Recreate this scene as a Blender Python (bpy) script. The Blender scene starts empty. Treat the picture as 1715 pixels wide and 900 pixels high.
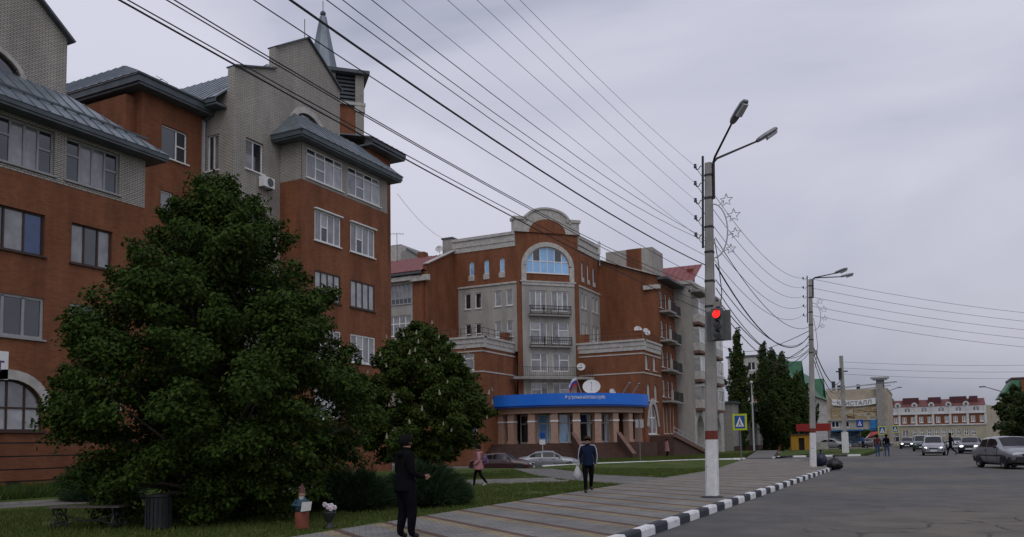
import bpy, bmesh, math, random
import numpy as np
from mathutils import Vector, Matrix, noise as mnoise
R = math.radians
rng = random.Random(7)
C = bpy.context.scene.collection
scene = bpy.context.scene

# ---------------------------------------------------------------- camera
cam_d = bpy.data.cameras.new('camera'); cam = bpy.data.objects.new('camera', cam_d); C.objects.link(cam)
YAW, PITCH, ROLL, FPX = R(26.4), R(4.5), R(1.0), 1400.0
cam.location = (0, 0, 1.6)
cam.matrix_world = (Matrix.Translation((0, 0, 1.6)) @ Matrix.Rotation(YAW, 4, 'Z')
                    @ Matrix.Rotation(R(90) + PITCH, 4, 'X') @ Matrix.Rotation(-ROLL, 4, 'Z'))
cam_d.sensor_fit = 'HORIZONTAL'; cam_d.sensor_width = 36.0; cam_d.lens = FPX / 1715.0 * 36.0
cam_d.shift_y = 182.0 / 1715.0
cam_d.clip_end = 5000; cam_d.clip_start = 0.05
scene.camera = cam

# ---------------------------------------------------------------- overcast sky
SUN_EL, SUN_AZ = R(52), R(150)          # azimuth measured clockwise from +Y
w = bpy.data.worlds.new('World'); scene.world = w; w.use_nodes = True
nt = w.node_tree; nt.nodes.clear()
def N(tree, t, **kw):
    n = tree.nodes.new(t)
    for k, v in kw.items(): setattr(n, k, v)
    return n
wo = N(nt, 'ShaderNodeOutputWorld'); bg = N(nt, 'ShaderNodeBackground')
sky = N(nt, 'ShaderNodeTexSky', sky_type='NISHITA', sun_disc=False, sun_elevation=SUN_EL, sun_rotation=SUN_AZ)
tc = N(nt, 'ShaderNodeTexCoord'); mp = N(nt, 'ShaderNodeMapping'); mp.inputs['Scale'].default_value = (1.0, 1.0, 2.6)
ns = N(nt, 'ShaderNodeTexNoise'); ns.inputs['Scale'].default_value = 1.6; ns.inputs['Detail'].default_value = 5; ns.inputs['Roughness'].default_value = .45
ns.inputs['Distortion'].default_value = .35
mp.inputs['Location'].default_value = (.35, .2, .1)
rp = N(nt, 'ShaderNodeValToRGB')
e = rp.color_ramp.elements
e[0].position = .385; e[0].color = (.375, .395, .500, 1)
e[1].position = .59; e[1].color = (.680, .685, .795, 1)
m = e.new(.46); m.color = (.560, .572, .688, 1)
sc = N(nt, 'ShaderNodeVectorMath', operation='SCALE'); sc.inputs['Scale'].default_value = .05
mx = N(nt, 'ShaderNodeMix', data_type='RGBA'); mx.inputs[0].default_value = .90
# overcast skies are brighter overhead than at the horizon
sp = N(nt, 'ShaderNodeSeparateXYZ')
mr = N(nt, 'ShaderNodeFloatCurve'); cv = mr.mapping.curves[0]; cv.points[0].location = (0, .60); cv.points[1].location = (1, 1.0)
for q in ((.10, .72), (.22, .87), (.40, .95)): cv.points.new(*q)
mr.mapping.update()
L = nt.links.new
L(tc.outputs['Generated'], mp.inputs['Vector']); L(mp.outputs[0], ns.inputs['Vector']); L(ns.outputs['Fac'], rp.inputs[0])
L(sky.outputs[0], sc.inputs[0]); L(sc.outputs[0], mx.inputs[6]); L(rp.outputs[0], mx.inputs[7])
L(tc.outputs['Generated'], sp.inputs[0]); L(sp.outputs['Z'], mr.inputs['Value'])
L(mx.outputs[2], bg.inputs[0]); L(mr.outputs[0], bg.inputs[1]); L(bg.outputs[0], wo.inputs[0])

sun_d = bpy.data.lights.new('sun', 'SUN'); sun_d.energy = 0.5; sun_d.angle = R(40); sun_d.color = (1, .97, .93)
sun = bpy.data.objects.new('sun', sun_d); C.objects.link(sun)
sdir = Vector((math.sin(SUN_AZ) * math.cos(SUN_EL), math.cos(SUN_AZ) * math.cos(SUN_EL), math.sin(SUN_EL)))
sun.rotation_euler = sdir.to_track_quat('Z', 'Y').to_euler()
vs = scene.view_settings; vs.view_transform = 'Standard'; vs.look = 'None'; vs.exposure = 0.14; vs.gamma = 1.0; vs.use_curve_mapping = False
scene.render.engine = 'CYCLES'

# ---------------------------------------------------------------- helpers
class MB:
    """collects faces; build() links them as ONE mesh object"""
    def __init__(s): s.v = []; s.f = []
    def poly(s, pts):
        i = len(s.v); s.v += [tuple(p) for p in pts]; s.f.append(tuple(range(i, i + len(pts)))); return s
    def box(s, x0, x1, y0, y1, z0, z1):
        return s.hexa([(x0, y0, z0), (x1, y0, z0), (x1, y1, z0), (x0, y1, z0)], [(x0, y0, z1), (x1, y0, z1), (x1, y1, z1), (x0, y1, z1)])
    def hexa(s, a, b):
        i = len(s.v); n = len(a); s.v += [tuple(p) for p in a] + [tuple(p) for p in b]
        s.f.append(tuple(i + k for k in reversed(range(n)))); s.f.append(tuple(i + n + k for k in range(n)))
        for k in range(n): s.f.append((i + k, i + (k + 1) % n, i + n + (k + 1) % n, i + n + k))
        return s
    def prism(s, pts2, z0, z1):
        return s.hexa([(x, y, z0) for x, y in pts2], [(x, y, z1) for x, y in pts2])
    def bar(s, p, q, w, h=None, up=(0, 0, 1)):
        p, q = Vector(p), Vector(q); h = h or w; d = (q - p).normalized(); up = Vector(up)
        if abs(d.dot(up)) > .99: up = Vector((1, 0, 0))
        a = d.cross(up).normalized(); b = a.cross(d)
        o = [(-a * w - b * h) / 2, (a * w - b * h) / 2, (a * w + b * h) / 2, (-a * w + b * h) / 2]
        return s.hexa([p + k for k in o][::-1], [q + k for k in o][::-1])
    def tube(s, pts, r, n=8, caps=True):
        pts = [Vector(p) for p in pts]; rs = r if hasattr(r, '__len__') else [r] * len(pts)
        i0 = len(s.v); ref = None
        for k, p in enumerate(pts):
            d = (pts[min(k + 1, len(pts) - 1)] - pts[max(k - 1, 0)]).normalized()
            if ref is None: ref = Vector((0, 0, 1)) if abs(d.z) < .9 else Vector((1, 0, 0))
            a = d.cross(ref).normalized(); b = a.cross(d).normalized(); ref = b
            for j in range(n):
                t = 2 * math.pi * j / n; s.v.append(tuple(p + (a * math.cos(t) + b * math.sin(t)) * rs[k]))
        for k in range(len(pts) - 1):
            for j in range(n):
                a0 = i0 + k * n + j; a1 = i0 + k * n + (j + 1) % n; s.f.append((a0, a1, a1 + n, a0 + n))
        if caps:
            s.f.append(tuple(i0 + j for j in reversed(range(n)))); s.f.append(tuple(i0 + (len(pts) - 1) * n + j for j in range(n)))
        return s
    def lathe(s, prof, c=(0, 0, 0), n=16, axis='z', ang=(0, 2 * math.pi)):
        """prof: (radius, height) pairs"""
        full = abs(ang[1] - ang[0] - 2 * math.pi) < 1e-6; m = n if full else n + 1; i0 = len(s.v)
        for r, h in prof:
            for j in range(m):
                t = ang[0] + (ang[1] - ang[0]) * j / n; x, y = r * math.cos(t), r * math.sin(t)
                p = (x, y, h) if axis == 'z' else ((h, x, y) if axis == 'x' else (y, h, x))
                s.v.append((c[0] + p[0], c[1] + p[1], c[2] + p[2]))
        for k in range(len(prof) - 1):
            for j in range(n):
                a = i0 + k * m + j; b = i0 + k * m + (j + 1) % m; s.f.append((a, b, b + m, a + m))
        return s
    def ball(s, c, r, n=10, sx=1, sy=1, sz=1):
        i0 = len(s.v); k = max(4, n // 2)
        for i in range(k + 1):
            p = math.pi * i / k
            for j in range(n):
                t = 2 * math.pi * j / n; s.v.append((c[0] + r * sx * math.sin(p) * math.cos(t), c[1] + r * sy * math.sin(p) * math.sin(t), c[2] - r * sz * math.cos(p)))
        for i in range(k):
            for j in range(n):
                a = i0 + i * n + j; b = i0 + i * n + (j + 1) % n; s.f.append((a, b, b + n, a + n))
        return s
    def build(s, name, mat, parent=None, smooth=False, weld=False):
        me = bpy.data.meshes.new(name); me.from_pydata(s.v, [], s.f)
        if weld or smooth:
            b = bmesh.new(); b.from_mesh(me); bmesh.ops.remove_doubles(b, verts=b.verts, dist=1e-4); bmesh.ops.recalc_face_normals(b, faces=b.faces); b.to_mesh(me); b.free()
        me.update(); autouv(me)
        if smooth: me.polygons.foreach_set('use_smooth', [True] * len(me.polygons))
        return link(name, me, mat, parent)
def autouv(me):
    """metric box-projected UVs so brick, tile and plank patterns keep their real size"""
    n = len(me.loops)
    if not n: return
    uv = me.uv_layers.new(name='UVMap'); vs_ = np.empty(len(me.vertices) * 3); me.vertices.foreach_get('co', vs_); vs_ = vs_.reshape(-1, 3)
    li = np.empty(n, int); me.loops.foreach_get('vertex_index', li)
    pn = np.empty(len(me.polygons) * 3); me.polygons.foreach_get('normal', pn); pn = pn.reshape(-1, 3)
    tot = np.empty(len(me.polygons), int); me.polygons.foreach_get('loop_total', tot); nn = np.repeat(pn, tot, axis=0)
    p = vs_[li]; h = np.hypot(nn[:, 0], nn[:, 1]); flat = np.abs(nn[:, 2]) > .75; hs = np.where(h < 1e-6, 1, h)
    u = np.where(flat, p[:, 0], (-nn[:, 1] * p[:, 0] + nn[:, 0] * p[:, 1]) / hs); v = np.where(flat, p[:, 1], p[:, 2])
    uv.data.foreach_set('uv', np.stack([u, v], 1).ravel())
def link(name, me, mat, parent=None):
    o = bpy.data.objects.new(name, me); C.objects.link(o)
    if mat is not None:
        for k in (mat if isinstance(mat, (list, tuple)) else [mat]): me.materials.append(k if not isinstance(k, str) else M[k])
    if parent is not None:
        o.parent = parent
        if parent.type == 'EMPTY' and parent.get('_abs'): o.location = -parent.location
    return o
def tag(o, label=None, cat=None, group=None, kind=None):
    if label: o['label'] = label
    if cat: o['category'] = cat
    if group: o['group'] = group
    if kind: o['kind'] = kind
    return o
def thing(name, label, cat, loc=(0, 0, 0), rz=0, group=None, absolute=False):
    o = bpy.data.objects.new(name, None); C.objects.link(o); o.location = loc; o.rotation_euler = (0, 0, rz); o.empty_display_size = .3
    if absolute: o['_abs'] = 1
    return tag(o, label, cat, group)
def copy_tree(o, parent=None):
    c = o.copy(); C.objects.link(c); c.parent = parent
    for ch in o.children: copy_tree(ch, c)
    return c

# ---------------------------------------------------------------- materials
M = {}
def pmat(name, col, rough=.7, var=.12, vscale=3.0, bump=0.0, bscale=40, metal=0, spec=.4, coat=0, emit=None, es=0, coords='Object', dirt=0.0):
    m = bpy.data.materials.new(name); m.use_nodes = True; t = m.node_tree; b = t.nodes['Principled BSDF']; M[name] = m
    b.inputs['Roughness'].default_value = rough; b.inputs['Metallic'].default_value = metal; b.inputs['Specular IOR Level'].default_value = spec
    b.inputs['Coat Weight'].default_value = coat; b.inputs['Coat Roughness'].default_value = .04
    b.inputs['Base Color'].default_value = (*col, 1)
    if var > 0:
        c = N(t, 'ShaderNodeTexCoord'); n = N(t, 'ShaderNodeTexNoise'); n.inputs['Scale'].default_value = vscale; n.inputs['Detail'].default_value = 5
        r = N(t, 'ShaderNodeMapRange'); r.inputs[1].default_value = .3; r.inputs[2].default_value = .7; r.inputs[3].default_value = 1 - var; r.inputs[4].default_value = 1 + var
        v = N(t, 'ShaderNodeVectorMath', operation='SCALE'); v.inputs[0].default_value = col
        t.links.new(c.outputs[coords], n.inputs['Vector']); t.links.new(n.outputs['Fac'], r.inputs[0]); t.links.new(r.outputs[0], v.inputs['Scale']); t.links.new(v.outputs[0], b.inputs['Base Color'])
    if bump > 0:
        c = N(t, 'ShaderNodeTexCoord'); n = N(t, 'ShaderNodeTexNoise'); n.inputs['Scale'].default_value = bscale; n.inputs['Detail'].default_value = 4
        u = N(t, 'ShaderNodeBump'); u.inputs['Strength'].default_value = bump; u.inputs['Distance'].default_value = .02
        t.links.new(c.outputs[coords], n.inputs['Vector']); t.links.new(n.outputs['Fac'], u.inputs['Height']); t.links.new(u.outputs[0], b.inputs['Normal'])
    if emit: b.inputs['Emission Color'].default_value = (*emit, 1); b.inputs['Emission Strength'].default_value = es
    return m
def brickmat(name, c1, c2, mortar, stain=.25, wid=.26, row=.078, mortar_size=.012):
    m = bpy.data.materials.new(name); m.use_nodes = True; t = m.node_tree; b = t.nodes['Principled BSDF']; M[name] = m
    b.inputs['Roughness'].default_value = .85; b.inputs['Specular IOR Level'].default_value = .2
    c = N(t, 'ShaderNodeTexCoord'); k = N(t, 'ShaderNodeTexBrick'); k.inputs['Scale'].default_value = 1
    k.inputs['Brick Width'].default_value = wid; k.inputs['Row Height'].default_value = row; k.inputs['Mortar Size'].default_value = mortar_size; k.inputs['Bias'].default_value = -.2
    k.inputs['Color1'].default_value = (*c1, 1); k.inputs['Color2'].default_value = (*c2, 1); k.inputs['Mortar'].default_value = (*mortar, 1)
    n = N(t, 'ShaderNodeTexNoise'); n.inputs['Scale'].default_value = .55; n.inputs['Detail'].default_value = 7; n.inputs['Roughness'].default_value = .6
    mpn = N(t, 'ShaderNodeMapping'); mpn.inputs['Scale'].default_value = (1.6, 1.6, .5)
    r = N(t, 'ShaderNodeMapRange'); r.inputs[1].default_value = .3; r.inputs[2].default_value = .7; r.inputs[3].default_value = 1 - stain; r.inputs[4].default_value = 1 + stain * .5
    v = N(t, 'ShaderNodeVectorMath', operation='SCALE'); u = N(t, 'ShaderNodeBump'); u.inputs['Strength'].default_value = .35; u.inputs['Distance'].default_value = .01; u.invert = True
    l = t.links.new
    # rain streaks: narrow, tall noise
    ms_ = N(t, 'ShaderNodeMapping'); ms_.inputs['Scale'].default_value = (2.2, 2.2, .22); n2 = N(t, 'ShaderNodeTexNoise'); n2.inputs['Scale'].default_value = 1.0; n2.inputs['Detail'].default_value = 5
    r2 = N(t, 'ShaderNodeMapRange'); r2.inputs[1].default_value = .38; r2.inputs[2].default_value = .68; r2.inputs[3].default_value = 1.04; r2.inputs[4].default_value = 1 - stain * .3
    mu = N(t, 'ShaderNodeMath', operation='MULTIPLY'); t.links.new(c.outputs['Object'], ms_.inputs[0]); t.links.new(ms_.outputs[0], n2.inputs['Vector']); t.links.new(n2.outputs['Fac'], r2.inputs[0]); t.links.new(r2.outputs[0], mu.inputs[0]); t.links.new(r.outputs[0], mu.inputs[1])
    l(c.outputs['UV'], k.inputs['Vector']); l(c.outputs['Object'], mpn.inputs[0]); l(mpn.outputs[0], n.inputs['Vector']); l(n.outputs['Fac'], r.inputs[0])
    l(k.outputs['Color'], v.inputs[0]); l(mu.outputs[0], v.inputs['Scale']); l(v.outputs[0], b.inputs['Base Color']); l(k.outputs['Fac'], u.inputs['Height']); l(u.outputs[0], b.inputs['Normal'])
    return m
def leafmat(name, col, col2, trans=.25):
    m = bpy.data.materials.new(name); m.use_nodes = True; t = m.node_tree; b = t.nodes['Principled BSDF']; M[name] = m
    b.inputs['Roughness'].default_value = .7; b.inputs['Specular IOR Level'].default_value = .12
    g = N(t, 'ShaderNodeNewGeometry'); x = N(t, 'ShaderNodeMix', data_type='RGBA'); x.inputs[6].default_value = (*col, 1); x.inputs[7].default_value = (*col2, 1)
    tr = N(t, 'ShaderNodeBsdfTranslucent'); ms = N(t, 'ShaderNodeMixShader'); ms.inputs[0].default_value = trans; o = t.nodes['Material Output']
    l = t.links.new; l(g.outputs['Random Per Island'], x.inputs[0]); l(x.outputs[2], b.inputs['Base Color']); l(x.outputs[2], tr.inputs['Color'])
    l(b.outputs[0], ms.inputs[1]); l(tr.outputs[0], ms.inputs[2]); l(ms.outputs[0], o.inputs['Surface'])
    return m
brickmat('red_brick', (.275, .098, .042), (.205, .068, .030), (.19, .098, .062), stain=.33)
brickmat('grey_brick', (.52, .485, .425), (.43, .40, .35), (.17, .155, .135), stain=.2, mortar_size=.016)
brickmat('pale_brick', (.46, .44, .395), (.40, .38, .345), (.33, .31, .28), stain=.25)
pmat('trim', (.47, .45, .41), .8, .2, 2.5, .1)
pmat('roof_steel', (.17, .20, .225), .42, .25, 1.5, metal=.35)
pmat('fascia', (.085, .10, .11), .55, .2, 2)
pmat('red_roof', (.20, .045, .04), .5, .15, 1.2)
pmat('green_roof', (.03, .13, .06), .55, .15, .6)
pmat('white_frame', (.78, .78, .76), .45, .06, 5)
pmat('brown_frame', (.055, .03, .022), .55, .1, 5)
pmat('grey_frame', (.33, .33, .33), .55, .1, 5)
pmat('pane_dark', (.022, .027, .034), .04, .3, .8, spec=.9, coat=.6)
pmat('pane_curtain', (.21, .21, .215), .10, .35, 1.6, spec=.8, coat=.7)
pmat('pane_pale', (.36, .36, .36), .12, .25, 2.2, spec=.8, coat=.6)
pmat('pane_blue', (.22, .48, .80), .04, .25, .5, spec=.9, coat=1)
pmat('pane_bluecurtain', (.02, .06, .17), .12, .2, 2, spec=.6, coat=.5)
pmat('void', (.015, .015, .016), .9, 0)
pmat('concrete', (.30, .285, .26), .9, .22, 4, .3, 60)
pmat('pole_concrete', (.33, .315, .285), .9, .2, 2.2, .4, 45)
def chipped(name, col, under, thr):
    m = pmat(name, col, .72, .12, 6, .2, 50); t = m.node_tree; b = t.nodes['Principled BSDF']; src = b.inputs['Base Color'].links[0].from_socket
    c = N(t, 'ShaderNodeTexCoord'); g = N(t, 'ShaderNodeNewGeometry'); n = N(t, 'ShaderNodeTexNoise'); n.inputs['Scale'].default_value = 7; n.inputs['Detail'].default_value = 9; n.inputs['Roughness'].default_value = .72
    r = N(t, 'ShaderNodeMapRange'); r.inputs[1].default_value = thr; r.inputs[2].default_value = thr + .03; x = N(t, 'ShaderNodeMix', data_type='RGBA'); x.inputs[7].default_value = (*under, 1)
    t.links.new(g.outputs['Position'], n.inputs['Vector']); t.links.new(n.outputs['Fac'], r.inputs[0]); t.links.new(r.outputs[0], x.inputs[0]); t.links.new(src, x.inputs[6]); t.links.new(x.outputs[2], b.inputs['Base Color'])
chipped('white_paint', (.72, .72, .71), (.26, .25, .23), .60)
chipped('black_paint', (.032, .036, .046), (.20, .20, .19), .61)
pmat('maroon_paint', (.17, .035, .02), .7, .15, 6)
pmat('iron', (.025, .026, .028), .5, .2, 9)
pmat('grey_metal', (.20, .21, .22), .45, .15, 6, metal=.5)
pmat('light_metal', (.46, .47, .48), .45, .12, 6)
pmat('cable', (.012, .012, .014), .6, 0)
pmat('thin_wire', (.06, .06, .065), .5, 0)
pmat('canopy_blue', (.014, .17, .72), .38, .06, 1.0)
pmat('canopy_edge', (.01, .06, .30), .45, .06, 1.0)
pmat('stone_tan', (.40, .255, .19), .75, .12, 3, .1)
pmat('stone_coping', (.17, .095, .07), .8, .15, 3)
pmat('stone_brown', (.085, .045, .033), .8, .18, 2)
pmat('lettering', (.8, .8, .8), .5, 0)
pmat('dish_white', (.60, .60, .58), .5, .08, 3)
# ---------------------------------------------------------------- ground materials
def asphalt(name, base, dust, crack=True):
    m = bpy.data.materials.new(name); m.use_nodes = True; t = m.node_tree; b = t.nodes['Principled BSDF']; M[name] = m; l = t.links.new
    b.inputs['Roughness'].default_value = .82; b.inputs['Specular IOR Level'].default_value = .35
    c = N(t, 'ShaderNodeTexCoord')
    n1 = N(t, 'ShaderNodeTexNoise'); n1.inputs['Scale'].default_value = .13; n1.inputs['Detail'].default_value = 6; n1.inputs['Roughness'].default_value = .55
    n2 = N(t, 'ShaderNodeTexNoise'); n2.inputs['Scale'].default_value = 26; n2.inputs['Detail'].default_value = 4
    n3 = N(t, 'ShaderNodeTexNoise'); n3.inputs['Scale'].default_value = 1.1; n3.inputs['Detail'].default_value = 6
    r1 = N(t, 'ShaderNodeMapRange'); r1.inputs[1].default_value = .43; r1.inputs[2].default_value = .60
    x = N(t, 'ShaderNodeMix', data_type='RGBA'); x.inputs[6].default_value = (*base, 1); x.inputs[7].default_value = (*dust, 1)
    a = N(t, 'ShaderNodeMath', operation='ADD'); r2 = N(t, 'ShaderNodeMapRange'); r2.inputs[1].default_value = .75; r2.inputs[2].default_value = 1.25; r2.inputs[3].default_value = .72; r2.inputs[4].default_value = 1.25
    v = N(t, 'ShaderNodeVectorMath', operation='SCALE')
    for n in (n1, n2, n3): l(c.outputs['Object'], n.inputs['Vector'])
    l(n1.outputs['Fac'], r1.inputs[0]); l(r1.outputs[0], x.inputs[0]); l(n2.outputs['Fac'], a.inputs[0]); l(n3.outputs['Fac'], a.inputs[1]); l(a.outputs[0], r2.inputs[0])
    l(x.outputs[2], v.inputs[0]); l(r2.outputs[0], v.inputs['Scale'])
    out = v.outputs[0]
    bm_ = N(t, 'ShaderNodeBump'); bm_.inputs['Strength'].default_value = .35; bm_.inputs['Distance'].default_value = .01; l(n2.outputs['Fac'], bm_.inputs['Height']); l(bm_.outputs[0], b.inputs['Normal'])
    if crack:
        # cracks: thin voronoi cell edges, broken up by noise
        ds = N(t, 'ShaderNodeVectorMath', operation='ADD'); sc_ = N(t, 'ShaderNodeVectorMath', operation='SCALE'); sc_.inputs['Scale'].default_value = .9
        l(n3.outputs['Color'], sc_.inputs[0]); l(c.outputs['Object'], ds.inputs[0]); l(sc_.outputs[0], ds.inputs[1])
        vo = N(t, 'ShaderNodeTexVoronoi', feature='DISTANCE_TO_EDGE'); vo.inputs['Scale'].default_value = .27; l(ds.outputs[0], vo.inputs['Vector'])
        lt = N(t, 'ShaderNodeMapRange'); lt.inputs[1].default_value = .004; lt.inputs[2].default_value = .014; l(vo.outputs['Distance'], lt.inputs[0])
        gate = N(t, 'ShaderNodeMapRange'); gate.inputs[1].default_value = .55; gate.inputs[2].default_value = .60; l(n1.outputs['Fac'], gate.inputs[0])
        mx_ = N(t, 'ShaderNodeMath', operation='MAXIMUM'); inv = N(t, 'ShaderNodeMath', operation='SUBTRACT'); inv.inputs[0].default_value = 1; l(gate.outputs[0], inv.inputs[1])
        # a worn, dusty, cracked area of its own in the middle of the junction
        dd = N(t, 'ShaderNodeVectorMath', operation='DISTANCE'); dd.inputs[1].default_value = (3.4, 17.5, 0); l(ds.outputs[0], dd.inputs[0])
        wm = N(t, 'ShaderNodeMapRange'); wm.inputs[1].default_value = 3.5; wm.inputs[2].default_value = 7.0; wm.inputs[3].default_value = 1; wm.inputs[4].default_value = 0; l(dd.outputs['Value'], wm.inputs[0])
        wx = N(t, 'ShaderNodeMath', operation='MAXIMUM'); l(wm.outputs[0], wx.inputs[0]); l(r1.outputs[0], wx.inputs[1]); l(wx.outputs[0], x.inputs[0])
        vo2 = N(t, 'ShaderNodeTexVoronoi', feature='DISTANCE_TO_EDGE'); vo2.inputs['Scale'].default_value = .8; l(ds.outputs[0], vo2.inputs['Vector'])
        lt2 = N(t, 'ShaderNodeMapRange'); lt2.inputs[1].default_value = .01; lt2.inputs[2].default_value = .035; l(vo2.outputs['Distance'], lt2.inputs[0])
        g2 = N(t, 'ShaderNodeMath', operation='MULTIPLY'); l(wm.outputs[0], g2.inputs[0]); n4 = N(t, 'ShaderNodeTexNoise'); n4.inputs['Scale'].default_value = .45; l(c.outputs['Object'], n4.inputs['Vector'])
        g3 = N(t, 'ShaderNodeMapRange'); g3.inputs[1].default_value = .48; g3.inputs[2].default_value = .56; l(n4.outputs['Fac'], g3.inputs[0]); l(g3.outputs[0], g2.inputs[1])
        i2 = N(t, 'ShaderNodeMath', operation='SUBTRACT'); i2.inputs[0].default_value = 1; l(g2.outputs[0], i2.inputs[1])
        m2 = N(t, 'ShaderNodeMath', operation='MAXIMUM'); l(lt2.outputs[0], m2.inputs[0]); l(i2.outputs[0], m2.inputs[1])
        mn = N(t, 'ShaderNodeMath', operation='MINIMUM'); l(m2.outputs[0], mn.inputs[1]); l(mx_.outputs[0], mn.inputs[0])
        l(lt.outputs[0], mx_.inputs[0]); l(inv.outputs[0], mx_.inputs[1])
        cx = N(t, 'ShaderNodeMix', data_type='RGBA'); cx.inputs[6].default_value = (.035, .032, .028, 1); l(mn.outputs[0], cx.inputs[0]); l(out, cx.inputs[7]); out = cx.outputs[2]
    l(out, b.inputs['Base Color'])
    return m
asphalt('asphalt', (.082, .081, .079), (.130, .115, .092))
asphalt('path_asphalt', (.135, .130, .124), (.16, .148, .13), crack=False)
asphalt('soil', (.10, .085, .065), (.14, .12, .09), crack=False)
def lawnmat():
    m = bpy.data.materials.new('lawn'); m.use_nodes = True; t = m.node_tree; b = t.nodes['Principled BSDF']; M['lawn'] = m; l = t.links.new
    b.inputs['Roughness'].default_value = .95; b.inputs['Specular IOR Level'].default_value = .1
    c = N(t, 'ShaderNodeTexCoord'); n = N(t, 'ShaderNodeTexNoise'); n.inputs['Scale'].default_value = .5; n.inputs['Detail'].default_value = 8; n.inputs['Roughness'].default_value = .62
    r = N(t, 'ShaderNodeValToRGB'); e = r.color_ramp.elements; e[0].position = .3; e[0].color = (.040, .068, .016, 1); e[1].position = .72; e[1].color = (.15, .125, .062, 1)
    k = e.new(.55); k.color = (.078, .112, .026, 1)
    n2 = N(t, 'ShaderNodeTexNoise'); n2.inputs['Scale'].default_value = 30; n2.inputs['Detail'].default_value = 3
    u = N(t, 'ShaderNodeBump'); u.inputs['Strength'].default_value = .9; u.inputs['Distance'].default_value = .05
    for q in (n, n2): l(c.outputs['Object'], q.inputs['Vector'])
    l(n.outputs['Fac'], r.inputs[0]); l(r.outputs[0], b.inputs['Base Color']); l(n2.outputs['Fac'], u.inputs['Height']); l(u.outputs[0], b.inputs['Normal'])
lawnmat()
def paver():
    """grey concrete pavers with diagonal courses of yellow and red-brown ones"""
    m = bpy.data.materials.new('pavers'); m.use_nodes = True; t = m.node_tree; b = t.nodes['Principled BSDF']; M['pavers'] = m; l = t.links.new
    b.inputs['Roughness'].default_value = .9; b.inputs['Specular IOR Level'].default_value = .25
    c = N(t, 'ShaderNodeTexCoord'); d = N(t, 'ShaderNodeVectorMath', operation='DOT_PRODUCT'); d.inputs[1].default_value = (.605 / 1.14, .797 / 1.14, 0)
    f = N(t, 'ShaderNodeMath', operation='FRACT'); r = N(t, 'ShaderNodeValToRGB'); r.color_ramp.interpolation = 'CONSTANT'; e = r.color_ramp.elements
    e[0].position = 0; e[0].color = (.285, .232, .148, 1); e[1].position = .22; e[1].color = (.135, .080, .064, 1); k = e.new(.36); k.color = (.235, .226, .212, 1)
    mp = N(t, 'ShaderNodeMapping'); mp.inputs['Rotation'].default_value = (0, 0, R(52.8 - 90)); br = N(t, 'ShaderNodeTexBrick'); br.inputs['Scale'].default_value = 1
    br.inputs['Brick Width'].default_value = .2; br.inputs['Row Height'].default_value = .1; br.inputs['Mortar Size'].default_value = .005
    br.inputs['Color1'].default_value = (1.10, 1.10, 1.10, 1); br.inputs['Color2'].default_value = (.80, .80, .80, 1); br.inputs['Mortar'].default_value = (.36, .34, .30, 1)
    n = N(t, 'ShaderNodeTexNoise'); n.inputs['Scale'].default_value = .7; n.inputs['Detail'].default_value = 7; rr = N(t, 'ShaderNodeMapRange'); rr.inputs[1].default_value = .3; rr.inputs[2].default_value = .7; rr.inputs[3].default_value = .78; rr.inputs[4].default_value = 1.15
    v = N(t, 'ShaderNodeVectorMath', operation='MULTIPLY'); s = N(t, 'ShaderNodeVectorMath', operation='SCALE'); u = N(t, 'ShaderNodeBump'); u.inputs['Strength'].default_value = .4; u.inputs['Distance'].default_value = .006; u.invert = True
    l(c.outputs['Object'], d.inputs[0]); l(d.outputs['Value'], f.inputs[0]); l(f.outputs[0], r.inputs[0]); l(c.outputs['Object'], mp.inputs[0]); l(mp.outputs[0], br.inputs['Vector'])
    l(c.outputs['Object'], n.inputs['Vector']); l(n.outputs['Fac'], rr.inputs[0]); l(r.outputs[0], v.inputs[0]); l(br.outputs['Color'], v.inputs[1]); l(v.outputs[0], s.inputs[0]); l(rr.outputs[0], s.inputs['Scale'])
    l(s.outputs[0], b.inputs['Base Color']); l(br.outputs['Fac'], u.inputs['Height']); l(u.outputs[0], b.inputs['Normal'])
paver()

# ---------------------------------------------------------------- ground
def struct(name, mb, mat, parent=None):
    o = mb.build(name, mat, parent)
    if parent is None: o['kind'] = 'structure'
    return o
struct('ground', MB().poly([(-2500, -2500, -.6), (2500, -2500, -.6), (2500, 2500, -.6), (-2500, 2500, -.6)]), 'soil')
struct('road', MB().prism([(-4.3, -40), (60, -40), (60, 320), (-4.75, 320), (-4.75, 76.5), (-11.4, 72), (-12.6, 66.4), (-15.4, 63.5), (-12.5, 58), (-8.9, 61), (-5.5, 51), (-4.3, 43.5)], -.55, 0), 'asphalt')
struct('pavement', MB().prism([(-9.3, -8), (-4.47, -8), (-4.47, 43.4), (-5.6, 51), (-8.9, 61), (-12.4, 62.5), (-11.4, 57), (-9.35, 40)], -.5, .15), 'pavers')
struct('apron', MB().prism([(-12.5, 62.7), (-9.0, 61.3), (-8.2, 64.2), (-11.8, 66.0)], -.5, .035), 'concrete')
struct('parking_lot', MB().prism([(-60, 43), (-21.6, 43), (-21.6, 51.6), (-15.6, 63.2), (-24, 66.3), (-60, 66.3)], -.58, -.42), 'path_asphalt')
def lawn(name, pts, z=.10): return struct(name, MB().prism(pts, -.5, z), 'lawn')
lawn('lawn', [(-28.4, -8), (-9.31, -8), (-9.31, 33), (-21.7, 43.5), (-21.7, 45), (-28.4, 45)])
lawn('lawn', [(-9.36, 33.05), (-9.37, 40), (-11.45, 57), (-12.55, 62.0), (-15.5, 63), (-18.9, 57.1), (-21.5, 51.5), (-21.5, 43.6)], .10)
lawn('lawn', [(-21.9, 53.4), (-18.9, 57.6), (-15.45, 63.7), (-13.0, 66.6), (-17.2, 88), (-19.9, 110), (-26, 116), (-26, 76), (-33, 66.5), (-33, 60)], .08)
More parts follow.
